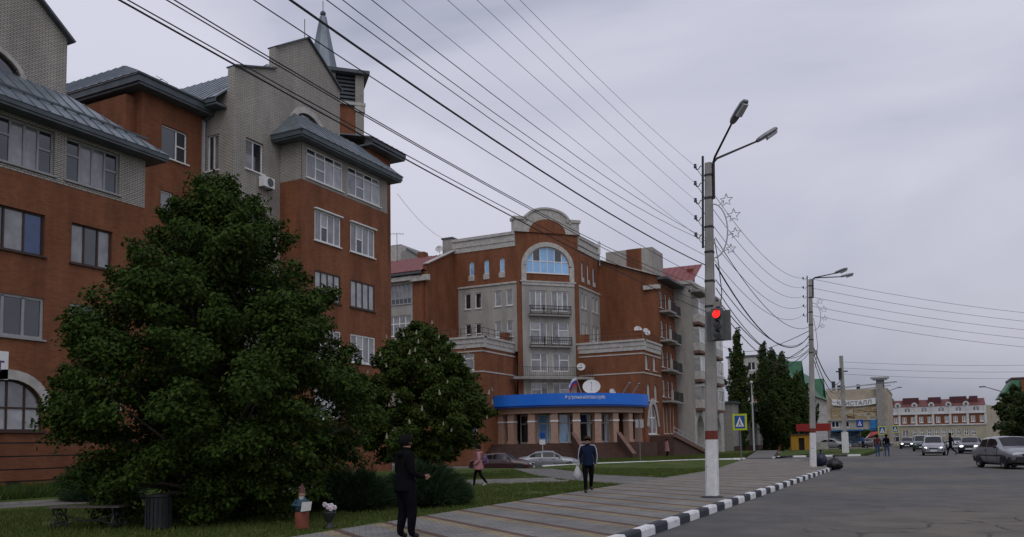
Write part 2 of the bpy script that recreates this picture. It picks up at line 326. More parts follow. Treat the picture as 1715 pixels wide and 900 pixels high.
lawn('lawn', [(-11.5, 72.1), (-5.4, 76.4), (-5.4, 118), (-17.5, 118), (-11.0, 68.4)], .08)
struct('path', MB().prism([(-9.31, 27.5), (-9.31, 32.6), (-13.5, 35.6), (-19.2, 43.6), (-21.6, 43.5), (-16.0, 34.6), (-12.6, 30.5)], .0, .112), 'path_asphalt')
struct('path', MB().prism([(-12.4, 29.6), (-13.6, 31.2), (-17, 28.5), (-21.7, 21), (-24.2, 12.5), (-22.8, 12.0), (-20.2, 20.3), (-15.6, 26.8)], .0, .108), 'path_asphalt')
struct('path', MB().prism([(-12.9, 66.8), (-11.1, 68.2), (-17.3, 110), (-19.8, 110)], -.5, .105), 'path_asphalt')
# path edging
for pts in ([(-20.05, 20.3), (-15.5, 26.65), (-12.3, 29.45)], [(-24.3, 12.5), (-21.85, 21.05), (-17.1, 28.65), (-13.7, 31.35)]):
    mb = MB()
    for a, b in zip(pts, pts[1:]): mb.bar((*a, .09), (*b, .09), .09, .16)
    struct('path_edging', mb, 'concrete')

# kerb along the road: painted stones, black and white in turn
kerb = thing('kerb', None, None); kerb['kind'] = 'structure'
def stone_mesh(nm, length, mat, wdt=.17, top=.165):
    mb = MB(); b = .025; h = length / 2 - .006
    prof = [(0, -.3), (wdt, -.3), (wdt, top - b * 1.6), (wdt - b, top), (b * .3, top), (0, top - b * .3)]
    mb.hexa([(x, -h, z) for x, z in prof], [(x, h, z) for x, z in prof]); me = bpy.data.meshes.new(nm); me.from_pydata(mb.v, [], mb.f); me.update(); autouv(me); me.materials.append(M[mat]); return me
SL = .78
ks = [stone_mesh('kerb_stone_white', SL, 'white_paint'), stone_mesh('kerb_stone_black', SL, 'black_paint')]
for i in range(48):
    o = bpy.data.objects.new('kerb_stone', ks[i % 2]); C.objects.link(o); o.parent = kerb
    o.location = (-4.46 + rng.uniform(-.008, .008), 5.89 + i * SL, rng.uniform(-.008, .006)); o.rotation_euler = (rng.uniform(-.006, .006), 0, rng.uniform(-.008, .008))
kerb2 = thing('kerb', None, None); kerb2['kind'] = 'structure'
line = [(-22.6, 49.6), (-18.9, 57.3), (-15.4, 63.5), (-12.9, 66.3)]
def along(line, step):
    out = []; acc = 0
    for a, b in zip(line, line[1:]):
        a, b = Vector(a), Vector(b); d = (b - a).length; n = max(1, round(d / step)); 
        for k in range(n): out.append((a.lerp(b, (k + .5) / n), math.atan2(b.y - a.y, b.x - a.x), d / n))
    return out
kw = stone_mesh('kerb_stone_low_white', 1.15, 'white_paint', .16, .14)
kb = stone_mesh('kerb_stone_low_black', 1.15, 'black_paint', .16, .14)
for i, (p, a, ln) in enumerate(along(line, 1.15)):
    o = bpy.data.objects.new('kerb_stone', kw); C.objects.link(o); o.parent = kerb2; o.location = (p.x, p.y, rng.uniform(-.01, .01)); o.rotation_euler = (0, 0, a - math.pi / 2)
for i, (p, a, ln) in enumerate(along([(-11.2, 68.2), (-11.3, 72.1), (-5.3, 76.3)], 1.15)):
    o = bpy.data.objects.new('kerb_stone', kb if i % 2 else kw); C.objects.link(o); o.parent = kerb2; o.location = (p.x, p.y, 0); o.rotation_euler = (0, 0, a - math.pi / 2)
# ---------------------------------------------------------------- walls and windows
def fp(O, U, u, n, z): return (O[0] + U[0] * u + U[1] * n, O[1] + U[1] * u - U[0] * n, z)   # along the wall, out of the wall, up
def fbox(mb, O, U, u0, u1, n0, n1, z0, z1):
    a = [fp(O, U, u0, n1, z0), fp(O, U, u1, n1, z0), fp(O, U, u1, n0, z0), fp(O, U, u0, n0, z0)]
    return mb.hexa(a, [(x, y, z1) for x, y, _ in a])
def arch_pts(u0, u1, zs, top, k=10, gothic=False):
    c, hw, h = (u0 + u1) / 2, (u1 - u0) / 2, top - zs
    if gothic: return [(u0 + hw * i / k, zs + h * math.sin(math.pi / 2 * (i / k) ** .8)) for i in range(k + 1)] + [(c + hw * (i + 1) / k, zs + h * math.sin(math.pi / 2 * (1 - (i + 1) / k) ** .8)) for i in range(k)]
    return [(c - hw * math.cos(math.pi * i / (2 * k)), zs + h * math.sin(math.pi * i / (2 * k))) for i in range(2 * k + 1)]
def wall(parent, O, U, Ln, z0, z1, ops=(), mat='red_brick', depth=.25, name='wall', top=None, n=0.0):
    """facade sheet with real openings and reveals; ops: (u0,u1,za,zb[,spring,gothic]); top: polyline (u,z) above z1"""
    mb = MB(); us = sorted({0, Ln, *[q for o in ops for q in o[:2]]}); zs = sorted({z0, z1, *[q for o in ops for q in o[2:4]]})
    P = lambda u, z, d=0: fp(O, U, u, n - d, z)
    for a, b in zip(us, us[1:]):
        for c, d in zip(zs, zs[1:]):
            um, zm = (a + b) / 2, (c + d) / 2
            if any(o[0] < um < o[1] and o[2] < zm < o[3] for o in ops): continue
            mb.poly([P(a, c), P(b, c), P(b, d), P(a, d)])
    for o in ops:
        u0, u1, a, b = o[:4]; ar = arch_pts(u0, u1, o[4], b, 8, len(o) > 5 and o[5]) if len(o) > 4 else None
        sz = o[4] if ar else b
        mb.poly([P(u0, a), P(u0, sz), P(u0, sz, depth), P(u0, a, depth)]); mb.poly([P(u1, a), P(u1, a, depth), P(u1, sz, depth), P(u1, sz)])
        mb.poly([P(u0, a), P(u0, a, depth), P(u1, a, depth), P(u1, a)])
        if not ar: mb.poly([P(u0, b), P(u1, b), P(u1, b, depth), P(u0, b, depth)])
        else:
            h = len(ar) // 2
            for k in range(len(ar) - 1):
                p, q = ar[k], ar[k + 1]; cu = u0 if k < h else u1
                mb.poly([P(*p), P(*q), P(*q, depth), P(*p, depth)]); mb.poly([P(cu, b), P(*p), P(*q)])
    if top:
        mb.poly([P(u, z) for u, z in top])
        for (a, b), (c, d) in zip(top, top[1:] + top[:1]): mb.poly([P(a, b), P(c, d), P(c, d, .45), P(a, b, .45)])
        mb.poly([P(u, z, .45) for u, z in reversed(top)])
    return mb.build(name, mat, parent)
def window(parent, O, U, u0, u1, z0, z1, cols=3, fm='white_frame', pm=('pane_curtain',), sill=True, rec=.13, bars=(), fw=.07, spring=None, gothic=False, sillm=None, n=0.0, name='window'):
    """window part: frame mesh; each pane and the sill are its children. bars: (col or None, fraction) transoms"""
    mb = MB(); P = lambda u, d, z: fp(O, U, u, n + d, z); a, b = -rec - .04, -rec + .03
    ws = list(cols) if hasattr(cols, '__len__') else [1] * cols; tot = sum(ws); xs = [u0]
    for q in ws: xs.append(xs[-1] + (u1 - u0) * q / tot)
    B = lambda x0, x1, y0, y1: fbox(mb, O, U, x0, x1, n + a, n + b, y0, y1)
    ar = arch_pts(u0, u1, spring, z1, 8, gothic) if spring else None
    def ztop(u):
        if not ar: return z1
        for p, q in zip(ar, ar[1:]):
            if p[0] - 1e-6 <= u <= q[0] + 1e-6: return p[1] + (q[1] - p[1]) * (u - p[0]) / max(1e-6, q[0] - p[0])
        return spring
    B(u0 + fw, u1 - fw, z0, z0 + fw)
    if not ar: B(u0, u0 + fw, z0, z1); B(u1 - fw, u1, z0, z1); B(u0 + fw, u1 - fw, z1 - fw, z1)
    else:
        B(u0, u0 + fw, z0, spring); B(u1 - fw, u1, z0, spring)
        cu, cz = (u0 + u1) / 2, spring; s = lambda p: (cu + (p[0] - cu) * (1 - 2 * fw / (u1 - u0)), cz + (p[1] - cz) * (1 - fw / max(.2, z1 - spring)))
        for p, q in zip(ar, ar[1:]):
            r, t = s(p), s(q); mb.hexa([P(p[0], a, p[1]), P(q[0], a, q[1]), P(t[0], a, t[1]), P(r[0], a, r[1])], [P(p[0], b, p[1]), P(q[0], b, q[1]), P(t[0], b, t[1]), P(r[0], b, r[1])])
    for x in xs[1:-1]: B(x - fw / 2, x + fw / 2, z0 + fw, ztop(x) - fw * .6)
    cells = []
    for i, (x0, x1) in enumerate(zip(xs, xs[1:])):
        cut = sorted(z0 + (z1 - z0) * f for c, f in bars if c is None or c == i)
        for zc in cut: B(x0 + fw / 2, x1 - fw / 2, zc - fw / 2, zc + fw / 2)
        e = [z0] + cut + [None]
        for lo, hi in zip(e, e[1:]): cells.append((x0, x1, lo, hi))
    w_ = mb.build(name, fm, parent)
    for i, (x0, x1, lo, hi) in enumerate(cells):
        pb = MB(); x0 += fw * .45; x1 -= fw * .45; d0, d1 = -rec - .03, -rec - .01
        if hi is None and ar:
            k = 5; tp = [(x1 + (x0 - x1) * j / k) for j in range(k + 1)]; pl = [(x0, lo + fw * .45), (x1, lo + fw * .45)] + [(u, max(lo + fw, ztop(min(max(u, u0 + .02), u1 - .02)) - fw * .5)) for u in tp]
        else:
            h_ = (hi - fw * .45) if hi is not None else z1 - fw * .9; l_ = lo + fw * (.45 if lo != z0 else .9); pl = [(x0, l_), (x1, l_), (x1, h_), (x0, h_)]
        pb.hexa([P(u, d0, z) for u, z in pl], [P(u, d1, z) for u, z in pl]); pb.build('pane', pm[i % len(pm)], w_)
    if sill:
        sb = MB(); fbox(sb, O, U, u0 - .08, u1 + .08, n - rec, n + .09, z0 - .07, z0 - .003); sb.build('sill', sillm or fm, w_)
    return w_
def roof_slope(parent, corners, step=.55, mat='roof_steel', th=.07, name='roof', rib=.035, seams=True):
    """one pitch: corners eave-left, eave-right, ridge-right, ridge-left; each standing seam is a piece of its own"""
    c = [Vector(p) for p in corners]; nrm = (c[1] - c[0]).cross(c[3] - c[0]).normalized()
    if nrm.z < 0: nrm = -nrm
    o = MB().hexa([p - nrm * th for p in c], c).build(name, mat, parent)
    if seams:
        n = int((c[1] - c[0]).length / step)
        ex = (c[1] - c[0]).normalized(); L0 = (c[1] - c[0]).length
        for i in range(1, n):
            p = c[0] + ex * (L0 * i / n)
            # run straight up the slope until the pitch ends (hip cuts)
            up = nrm.cross(ex); up = up if up.z > 0 else -up
            best = None
            for a, b in ((c[1], c[2]), (c[2], c[3]), (c[3], c[0])):
                d = b - a; w2 = a - p; den = up.x * d.y - up.y * d.x
                if abs(den) < 1e-6: continue
                t = (w2.x * d.y - w2.y * d.x) / den; s = (w2.x * up.y - w2.y * up.x) / den
                if t > .05 and -1e-3 <= s <= 1.001: best = t if best is None else min(best, t)
            if best: MB().bar(p + nrm * rib * .5, p + up * best + nrm * rib * .5, .03, rib, up=nrm).build('seam', mat, o)
    return o
def part(parent, name, mat, *boxes):
    mb = MB()
    for b in boxes: mb.box(*b)
    return mb.build(name, mat, parent)
YU, XU = (0, 1), (1, 0)     # facades that face the street (+X) and the viewer's end of the street (-Y)

# ---------------------------------------------------------------- apartment building on the left
LB = thing('apartment_building', 'red and grey brick apartment building with steel mansard roof and spire at left', 'building', (-34, 28, 0), absolute=True)
XB, XG, XC = -29.5, -31.0, -33.0
# front bay behind the big tree: openings
o1 = (XB, 6.0)
r4 = [(5.9, 8.0), (8.9, 11.0), (12.0, 14.28), (14.78, 17.16)]
r3_ = [(6.0, 8.6), (11.7, 13.98), (15.08, 16.9)]; r2_ = [(6.0, 8.6), (11.7, 14.02), (15.08, 16.9)]; r1_ = [(6.2, 8.6), (11.45, 14.1), (15.2, 17.1)]
ops = [(a, b, 8.9, 10.49) for a, b in r3_] + [(a, b, 5.75, 7.3) for a, b in r2_] + [(r1_[0][0], r1_[0][1], 2.34, 4.2, 3.2), (r1_[1][0], r1_[1][1], 2.34, 4.2, 3.1), (r1_[2][0], r1_[2][1], 2.34, 4.2, 3.2)]
wall(LB, o1, YU, 18.42, 2.05, 11.85, ops)
wall(LB, o1, YU, 18.42, 11.85, 13.98, [(a, b, 12.1, 13.8) for a, b in r4], 'grey_brick', n=.012)
cs = ('pane_dark', 'pane_dark', 'pane_curtain', 'pane_curtain', 'pane_dark', 'pane_dark')
for a, b in r4: window(LB, o1, YU, a, b, 12.1, 13.8, (1, .9, .9, 1), 'grey_frame', cs, bars=((0, .62), (3, .55)), fw=.075)
for i, (a, b) in enumerate(r3_): window(LB, o1, YU, a, b, 8.9, 10.49, 3, 'brown_frame', ('pane_dark', 'pane_curtain', 'pane_bluecurtain') if i == 1 else ('pane_curtain', 'pane_dark', 'pane_curtain'), fw=.07)
for a, b in r2_: window(LB, o1, YU, a, b, 5.75, 7.3, 3, 'grey_frame', ('pane_dark', 'pane_dark', 'pane_dark'), fw=.1, rec=.08)
for a, b in r1_:
    window(LB, o1, YU, a, b, 2.34, 4.2, 4, 'brown_frame', ('pane_pale', 'pane_curtain'), bars=((None, .45),), spring=3.1 if a == 11.45 else 3.2, sill=True)
    mb = MB(); sp_ = 3.1 if a == 11.45 else 3.2; outer = arch_pts(a - .32, b + .32, sp_, 4.55, 8); inner = arch_pts(a, b, sp_, 4.2, 8)
    for p, q, r, s in zip(outer, outer[1:], inner[1:], inner):
        k = [p, q, r, s]; mb.hexa([fp(o1, YU, u, .0, z) for u, z in k], [fp(o1, YU, u, .07, z) for u, z in k])
    mb.build('arch_surround', 'trim', LB)
# rusticated base: courses with recessed joints
part(LB, 'wall', 'fascia', (XB - .3, XB - .05, 6, 24.42, -.5, 2.05))
for a, b in ((-.5, .5), (.55, .93), (.98, 1.40), (1.45, 1.88), (1.93, 2.05)): part(LB, 'base_course', 'red_brick', (XB - .28, XB + .05, 6, 24.46, a, b))
part(LB, 'basement_vent', 'void', (XB + .04, XB + .06, 18.75, 19.3, .18, .5))
part(LB, 'basement_vent', 'void', (XB + .04, XB + .06, 15.0, 15.6, .18, .5))
# bay end wall facing +Y, side facing the viewer is out of frame
part(LB, 'wall', 'red_brick', (XG - 3, XB - .02, 24.25, 24.40, -.5, 13.98), (XG - 6, XB - .31, 6.0, 6.25, -.5, 13.9))
part(LB, 'wall', 'grey_brick', (XG - .5, XB - .3, 24.405, 24.425, 11.85, 13.98))
part(LB, 'fascia', 'fascia', (XB - 1.5, -28.82, 5.2, 25.02, 13.93, 14.02), (-28.86, -28.78, 5.2, 25.05, 14.03, 14.2), (XB - 3.4, -28.87, 24.97, 25.05, 14.03, 14.2))
roof_slope(LB, [(-28.75, 5.2, 14.22), (-28.75, 25.08, 14.22), (XG, 21.9, 16.15), (XG, 5.2, 16.15)])
roof_slope(LB, [(-28.75, 25.1, 14.2), (-33.6, 25.1, 14.2), (-33.6, 21.95, 16.1), (XG, 21.95, 16.1)], seams=False)
part(LB, 'snow_guard', 'fascia', (-29.45, -29.40, 5.4, 24.5, 14.86, 14.94))
# grey gable over it, arched attic window
og = (XG, 6.0)
wall(LB, og, YU, 15.75, 14.2, 16.0, [], 'grey_brick')
wall(LB, og, YU, 15.75, 16.0, 18.5, [(9.15, 13.85, 16.0001, 17.05, 16.02)], 'grey_brick', top=[(0, 18.5), (15.75, 18.5), (8.4, 24.2), (1, 18.6)])
window(LB, og, YU, 9.15, 13.85, 16.0, 17.05, 3, 'brown_frame', ('pane_dark',), spring=16.02, sill=False)
mb = MB(); outer = arch_pts(8.95, 14.05, 16.0, 17.25, 8); inner = arch_pts(9.15, 13.85, 16.02, 17.05, 8)
for p, q, r, s in zip(outer, outer[1:], inner[1:], inner): k = [p, q, r, s]; mb.hexa([fp(og, YU, u, 0, z) for u, z in k], [fp(og, YU, u, .05, z) for u, z in k])
mb.build('arch_surround', 'trim', LB)
mb = MB(); mb.bar((XG - .1, 21.95, 18.42), (XG - .1, 14.3, 24.35), .7, .1, up=(0, .6, .8)); mb.build('gable_coping', 'fascia', LB)
part(LB, 'wall', 'grey_brick', (XG - 5, XG - .02, 21.55, 21.73, 14.0, 18.5))
roof_slope(LB, [(XG - .3, 21.9, 18.45), (-40, 21.9, 18.45), (-40, 14.4, 24.2), (XG - .3, 14.4, 24.2)], seams=False)
# main red block, set back
oc = (XC, 27.05)
wall(LB, (XC, 24.4), YU, 6.6, -.5, 14.4, [(3.85, 4.6, 12.9, 14.25), (3.85, 5.45, 9.4, 11.0)])
wall(LB, oc, YU, 3.95, 14.4, 18.75, [(1.2, 2.8, 15.95, 17.55)])
window(LB, (XC, 24.4), YU, 3.85, 5.45, 15.95, 17.55, (1.5, 1), 'white_frame', ('pane_dark', 'pane_dark', 'pane_dark'), bars=((1, .5),), fw=.07)
window(LB, (XC, 24.4), YU, 3.85, 4.6, 12.9, 14.25, 1, 'white_frame', ('pane_curtain',), fw=.07)
window(LB, (XC, 24.4), YU, 3.85, 5.45, 9.4, 11.0, 2, 'white_frame', ('pane_curtain',), fw=.07)
wall(LB, (-44, 27.05), XU, 10.98, 12, 18.75)
part(LB, 'eaves', 'fascia', (-44, -32.35, 26.4, 31.0, 18.75, 18.86), (-32.42, -32.3, 26.3, 31.0, 18.87, 19.22), (-44, -32.43, 26.3, 26.42, 18.87, 19.22))
roof_slope(LB, [(-32.2, 26.2, 19.24), (-32.2, 31.2, 19.24), (-37.2, 31.2, 21.9), (-37.2, 29.4, 21.9)])
roof_slope(LB, [(-44, 26.2, 19.24), (-32.2, 26.2, 19.24), (-37.2, 29.4, 21.9), (-44, 29.4, 21.9)])
part(LB, 'downpipe', 'light_metal', (-33.0, -32.88, 30.78, 30.9, 2, 18.6))
mb = MB(); mb.tube([(-32.3, 30.9, 19.05), (-32.5, 30.9, 18.8), (-32.94, 30.84, 18.55)], .07); mb.build('downpipe_elbow', 'fascia', LB)
# second unit: grey gable wall with stepped top
wall(LB, (XC, 31.0), XU, 2.0, -.5, 19.95, [(.15, .95, 15.9, 17.8)], 'grey_brick', depth=.2)
part(LB, 'wall', 'grey_brick', (XG - .45, XG - .004, 31.004, 31.4, 18.4, 21.1))
part(LB, 'eaves', 'fascia', (-42, XG - .48, 30.25, 30.98, 19.0, 19.12), (-42, XG - .48, 30.2, 30.26, 19.13, 19.34))
roof_slope(LB, [(-42, 30.15, 19.36), (XG - .47, 30.15, 19.36), (XG - .47, 34.5, 22.9), (-42, 34.5, 22.9)])
window(LB, (XC, 31.0), XU, .15, .95, 15.9, 17.8, 2, 'white_frame', ('pane_dark', 'pane_curtain'))
o2 = (XG, 31.0)
wall(LB, o2, YU, 11.2, -.5, 18.3, [(.85, 2.12, 16.05, 17.7), (.85, 2.12, 12.8, 14.4), (.85, 2.12, 9.5, 11.1)], 'grey_brick')
wall(LB, o2, YU, 8.6, 18.3, 20.75, [(4.3, 7.05, 18.301, 20.6, 19.2)], 'grey_brick', top=[(0, 20.75), (8.6, 20.75), (8.6, 23.15), (5.62, 25.1), (3.0, 23.45), (3.0, 22.2), (0, 21.15)])
for z in (16.05, 12.8, 9.5): window(LB, o2, YU, .85, 2.12, z, z + 1.62, (1, 1.1), 'white_frame', ('pane_curtain', 'pane_dark'), fw=.06)
window(LB, o2, YU, 4.3, 7.05, 18.3, 20.6, (1, 1.05, 1), 'brown_frame', ('pane_dark', 'pane_pale', 'pane_dark'), spring=19.2, sill=False)
mb = MB(); outer = arch_pts(4.0, 7.35, 19.2, 20.95, 8); inner = arch_pts(4.3, 7.05, 19.2, 20.6, 8)
for p, q, r, s in zip(outer, outer[1:], inner[1:], inner): k = [p, q, r, s]; mb.hexa([fp(o2, YU, u, 0, z) for u, z in k], [fp(o2, YU, u, .05, z) for u, z in k])
mb.build('arch_surround', 'trim', LB)
for a, b in (((0, 21.15), (3.0, 22.2)), ((3.0, 23.45), (5.62, 25.1)), ((5.62, 25.1), (8.72, 23.07))):
    mb = MB(); d = Vector((0, b[0] - a[0], b[1] - a[1])).normalized()
    mb.bar(fp(o2, YU, a[0], -.2, a[1] + .04), fp(o2, YU, b[0], -.2, b[1] + .04), .72, .08, up=(0, -d.z, d.y)); mb.build('gable_coping', 'fascia', LB)
part(LB, 'lightning_rod', 'iron', (-31.2, -31.17, 36.6, 36.63, 25.1, 26.3))
part(LB, 'wall', 'grey_brick', (XG - .45, XG - .004, 39.2, 39.598, 18.3, 20.76)); part(LB, 'wall', 'red_brick', (-31.7, -31.05, 39.61, 42.19, 18, 20.3))
# second bay
o3 = (XB, 34.4)
wall(LB, o3, YU, 7.95, 15.95, 18.0, [(.4, 3.55, 16.18, 17.85), (4.0, 7.2, 16.18, 17.85)], 'grey_brick', n=.012)
rows = [(12.86, 14.56), (9.6, 11.2), (6.4, 8.02), (3.1, 4.7)]
wall(LB, o3, YU, 7.95, -.5, 15.95, [(a, b, z0, z1) for z0, z1 in rows for a, b in ((1.08, 3.32), (4.24, 6.6))])
for a, b in ((.4, 3.55), (4.0, 7.2)): window(LB, o3, YU, a, b, 16.18, 17.85, 4, 'white_frame', ('pane_curtain', 'pane_dark', 'pane_curtain', 'pane_curtain', 'pane_curtain', 'pane_pale', 'pane_dark', 'pane_pale', 'pane_curtain'), bars=((None, .78), (1, .4)), fw=.075, rec=.06)
for k, (z0, z1) in enumerate(rows):
    for a, b in ((1.08, 3.32), (4.24, 6.6)):
        window(LB, o3, YU, a, b, z0, z1, 4, 'white_frame' if k != 1 else 'brown_frame', ('pane_curtain', 'pane_dark', 'pane_pale', 'pane_curtain', 'pane_curtain') if k != 1 else ('pane_pale',), bars=((1, .5),) if k != 1 else (), fw=.075, rec=.05)
        if k == 0: part(LB, 'window_hood', 'white_frame', (XB + .001, XB + .16, 34.4 + a - .06, 34.4 + b + .1, z1 + .02, z1 + .09))
wall(LB, (XG + .02, 34.4), XU, 1.48, -.5, 15.95); wall(LB, (XG + .02, 34.4), XU, 1.48, 15.95, 18.0, [], 'grey_brick', n=.012)
part(LB, 'wall', 'red_brick', (XG, XB - .02, 42.15, 42.35, -.5, 15.94)); part(LB, 'wall', 'grey_brick', (XG, XB - .02, 42.15, 42.36, 15.95, 18.0))
part(LB, 'fascia', 'fascia', (XG, -28.86, 33.72, 43.0, 18.0, 18.09), (-28.9, -28.8, 33.7, 43.05, 18.1, 18.36), (XG, -28.91, 33.66, 33.74, 18.1, 18.36), (XG, -28.91, 42.98, 43.06, 18.1, 18.36))
roof_slope(LB, [(-28.75, 33.6, 18.38), (-28.75, 43.1, 18.38), (XG, 41.2, 20.3), (XG, 35.5, 20.3)])
roof_slope(LB, [(XG - .02, 33.6, 18.38), (-28.75, 33.6, 18.38), (XG, 35.5, 20.3), (XG - .02, 35.5, 20.3)], seams=False)
roof_slope(LB, [(-28.75, 43.12, 18.38), (XG, 43.12, 18.38), (XG - .02, 41.2, 20.3), (XG, 41.22, 20.3)], seams=False)
# end block beyond the bay
wall(LB, (XG, 42.2), YU, 2.7, -.5, 20.4); part(LB, 'wall', 'red_brick', (-42, XG - .02, 44.7, 44.9, -.5, 20.4))
part(LB, 'eaves', 'fascia', (-42, -30.3, 41.9, 45.6, 20.4, 20.52), (-30.36, -30.26, 41.9, 45.65, 20.53, 20.85))
roof_slope(LB, [(-30.2, 41.8, 20.87), (-30.2, 45.7, 20.87), (-36, 44, 22.4), (-36, 41.8, 22.4)])
# bell-tower-like turret with spire
DD = math.sqrt(.5); tU = (DD, DD); tO = (-34.0, 42.1); tW = 2.4
def tbox(name, mat, *bs):
    mb = MB()
    for b_ in bs: fbox(mb, tO, tU, *b_)
    return mb.build(name, mat, LB)
tbox('tower_wall', 'red_brick', (.06, tW - .06, -tW + .06, -.06, 18, 23.9))
for u in (0, tW - .55):
    for n_ in (-.55, -tW): tbox('tower_pier', 'grey_brick', (u, u + .55, n_, n_ + .55, 18, 26.0))
tbox('tower_ledge', 'trim', (-.1, tW + .1, -tW - .1, .1, 23.9, 24.1))
tbox('tower_band', 'trim', (tW - .62, tW + .07, -.62, .07, 23.5, 23.89)); tbox('tower_band', 'trim', (-.07, .62, -.62, .07, 23.5, 23.89))
tbox('tower_louvre', 'void', (.3, tW - .3, -tW + .3, -.3, 24.1, 26.0))
for k in range(7): tbox('louvre_slat', 'fascia', (.56, tW - .56, -.3, -.22, 24.2 + k * .26, 24.33 + k * .26))
mb = MB(); ov = .34; a = [fp(tO, tU, u, n_, 0)[:2] for u, n_ in ((-ov, ov), (tW + ov, ov), (tW + ov, -tW - ov), (-ov, -tW - ov))]; b = [fp(tO, tU, u, n_, 0)[:2] for u, n_ in ((.5, -.5), (tW - .5, -.5), (tW - .5, -tW + .5), (.5, -tW + .5))]
mb.prism(a, 26.0, 26.22); mb.hexa([(x, y, 26.221) for x, y in a], [(x, y, 26.5) for x, y in b]); mb.build('tower_roof', 'fascia', LB)
cx, cy = -35.3, 43.3
mb = MB(); mb.hexa([(cx + 1.15 * math.cos(t), cy + 1.15 * math.sin(t), 26.0) for t in [k * math.pi / 4 + .39 for k in range(8)]], [(cx + .24 * math.cos(t), cy + .24 * math.sin(t), 30.55) for t in [k * math.pi / 4 + .39 for k in range(8)]])
spire = mb.build('spire', 'roof_steel', LB); mb = MB(); mb.ball((cx, cy, 30.78), .2, 12); mb.tube([(cx, cy, 30.9), (cx, cy, 31.7)], .025); mb.build('finial', 'fascia', spire)
# blind core so that no daylight shows between the wings
part(LB, 'core', 'red_brick', (-44, XC - .4, 6.3, 26.3, -.5, 14), (-44, XC - .4, 26.5, 44.5, -.5, 18.5))
# shop sign, cut off by the picture edge
sg = thing('shop_sign', 'white shop sign with purple letters on the red brick wall at far left', 'sign', (XB + .06, 17.5, 4.66), absolute=True)
part(sg, 'board', 'white_frame', (XB + .012, XB + .07, 15.4, 18.69, 4.17, 5.18))
pmat('purple_print', (.10, .04, .16), .6, 0)
FONT = None
def text_mesh(body, size, depth=.01, align='LEFT'):
    cu = bpy.data.curves.new('text', 'FONT'); cu.body = body; cu.size = size; cu.extrude = depth; cu.align_x = align; o = bpy.data.objects.new('text', cu); C.objects.link(o)
    bpy.context.view_layer.update(); me = bpy.data.meshes.new_from_object(o.evaluated_get(bpy.context.evaluated_depsgraph_get())); bpy.data.objects.remove(o); return me
tm = text_mesh('ат', .75, .004)
for v in tm.vertices: x, y, z = v.co; v.co = (XB + .078 + z, 17.82 + x * .95, 4.43 + y)
o = link('lettering', tm, 'purple_print', sg)
# air conditioner under a window of the grey wall
ac = thing('air_conditioner', 'white outdoor air conditioner under the grey wall window, high at left', 'air conditioner', (XG + .25, 33.1, 15.35), absolute=True)
part(ac, 'casing', 'white_frame', (XG + .08, XG + .42, 32.72, 33.55, 15.3, 15.85)); mb = MB(); mb.lathe([(.0, .43), (.21, .43), (.23, .425)], (XG, 33.22, 15.58), 20, 'x'); mb.build('fan_grille', 'fascia', ac)
part(ac, 'bracket', 'grey_metal', (XG + .002, XG + .44, 32.85, 32.89, 15.2, 15.29), (XG + .002, XG + .44, 33.38, 33.42, 15.2, 15.29))
# ---------------------------------------------------------------- office building with the blue canopy
TB = thing('office_building', 'red brick corner building with arched gable and blue canopy over its entrance', 'building', (-33, 77, 0), absolute=True)
Z0 = -.6
D = math.sqrt(.5); DU = (D, D)
chO = (-35.5, 72.9); chL = 6.58
# --- left upper face (towards the viewer)
oL = (-42.6, 72.9); lu = [(1.25, 1.95), (2.42, 3.15), (4.65, 5.38), (5.92, 6.62)]
wall(TB, oL, XU, 7.1, 17.4, 20.95, [(1.8, 2.35, 18.5, 19.95, 19.7), (3.5, 4.05, 18.5, 19.95, 19.7), (5.25, 5.8, 18.5, 19.95, 19.7)])
wall(TB, (-42.1, 72.9), XU, 6.6, 10.5, 17.4, [(a - .5, b - .5, z, z + 1.6) for a, b in lu for z in (12.0, 15.1)], 'pale_brick', n=.03)
part(TB, 'wall', 'red_brick', (-42.6, -42.1, 72.905, 73.2, 10.5, 17.4))
for a, b in lu:
    for z in (12.0, 15.1): window(TB, oL, XU, a, b, z, z + 1.6, 1, 'white_frame', ('pane_dark',) if a < 3 else ('pane_curtain',), fw=.09, n=.03, bars=((0, .35),) if z < 13 else ())
for a in (1.8, 3.5, 5.25):
    window(TB, oL, XU, a, a + .55, 18.5, 19.95, 1, 'white_frame', ('pane_blue',), fw=.08, spring=19.7, sill=False)
    mb = MB(); fbox(mb, oL, XU, a - .06, a + .61, 0.002, .08, 17.95, 18.48); mb.build('sill_block', 'trim', TB)
mb = MB(); fbox(mb, oL, XU, .5, 7.1, .031, .16, 17.25, 17.42); mb.build('string_course', 'trim', TB)
for z0, z1, p in ((20.95, 21.45, .06), (21.46, 22.1, .12), (22.11, 22.4, .24)):
    mb = MB(); fbox(mb, oL, XU, -.1, 7.0, -.5, p, z0, z1); mb.build('cornice', 'trim', TB)
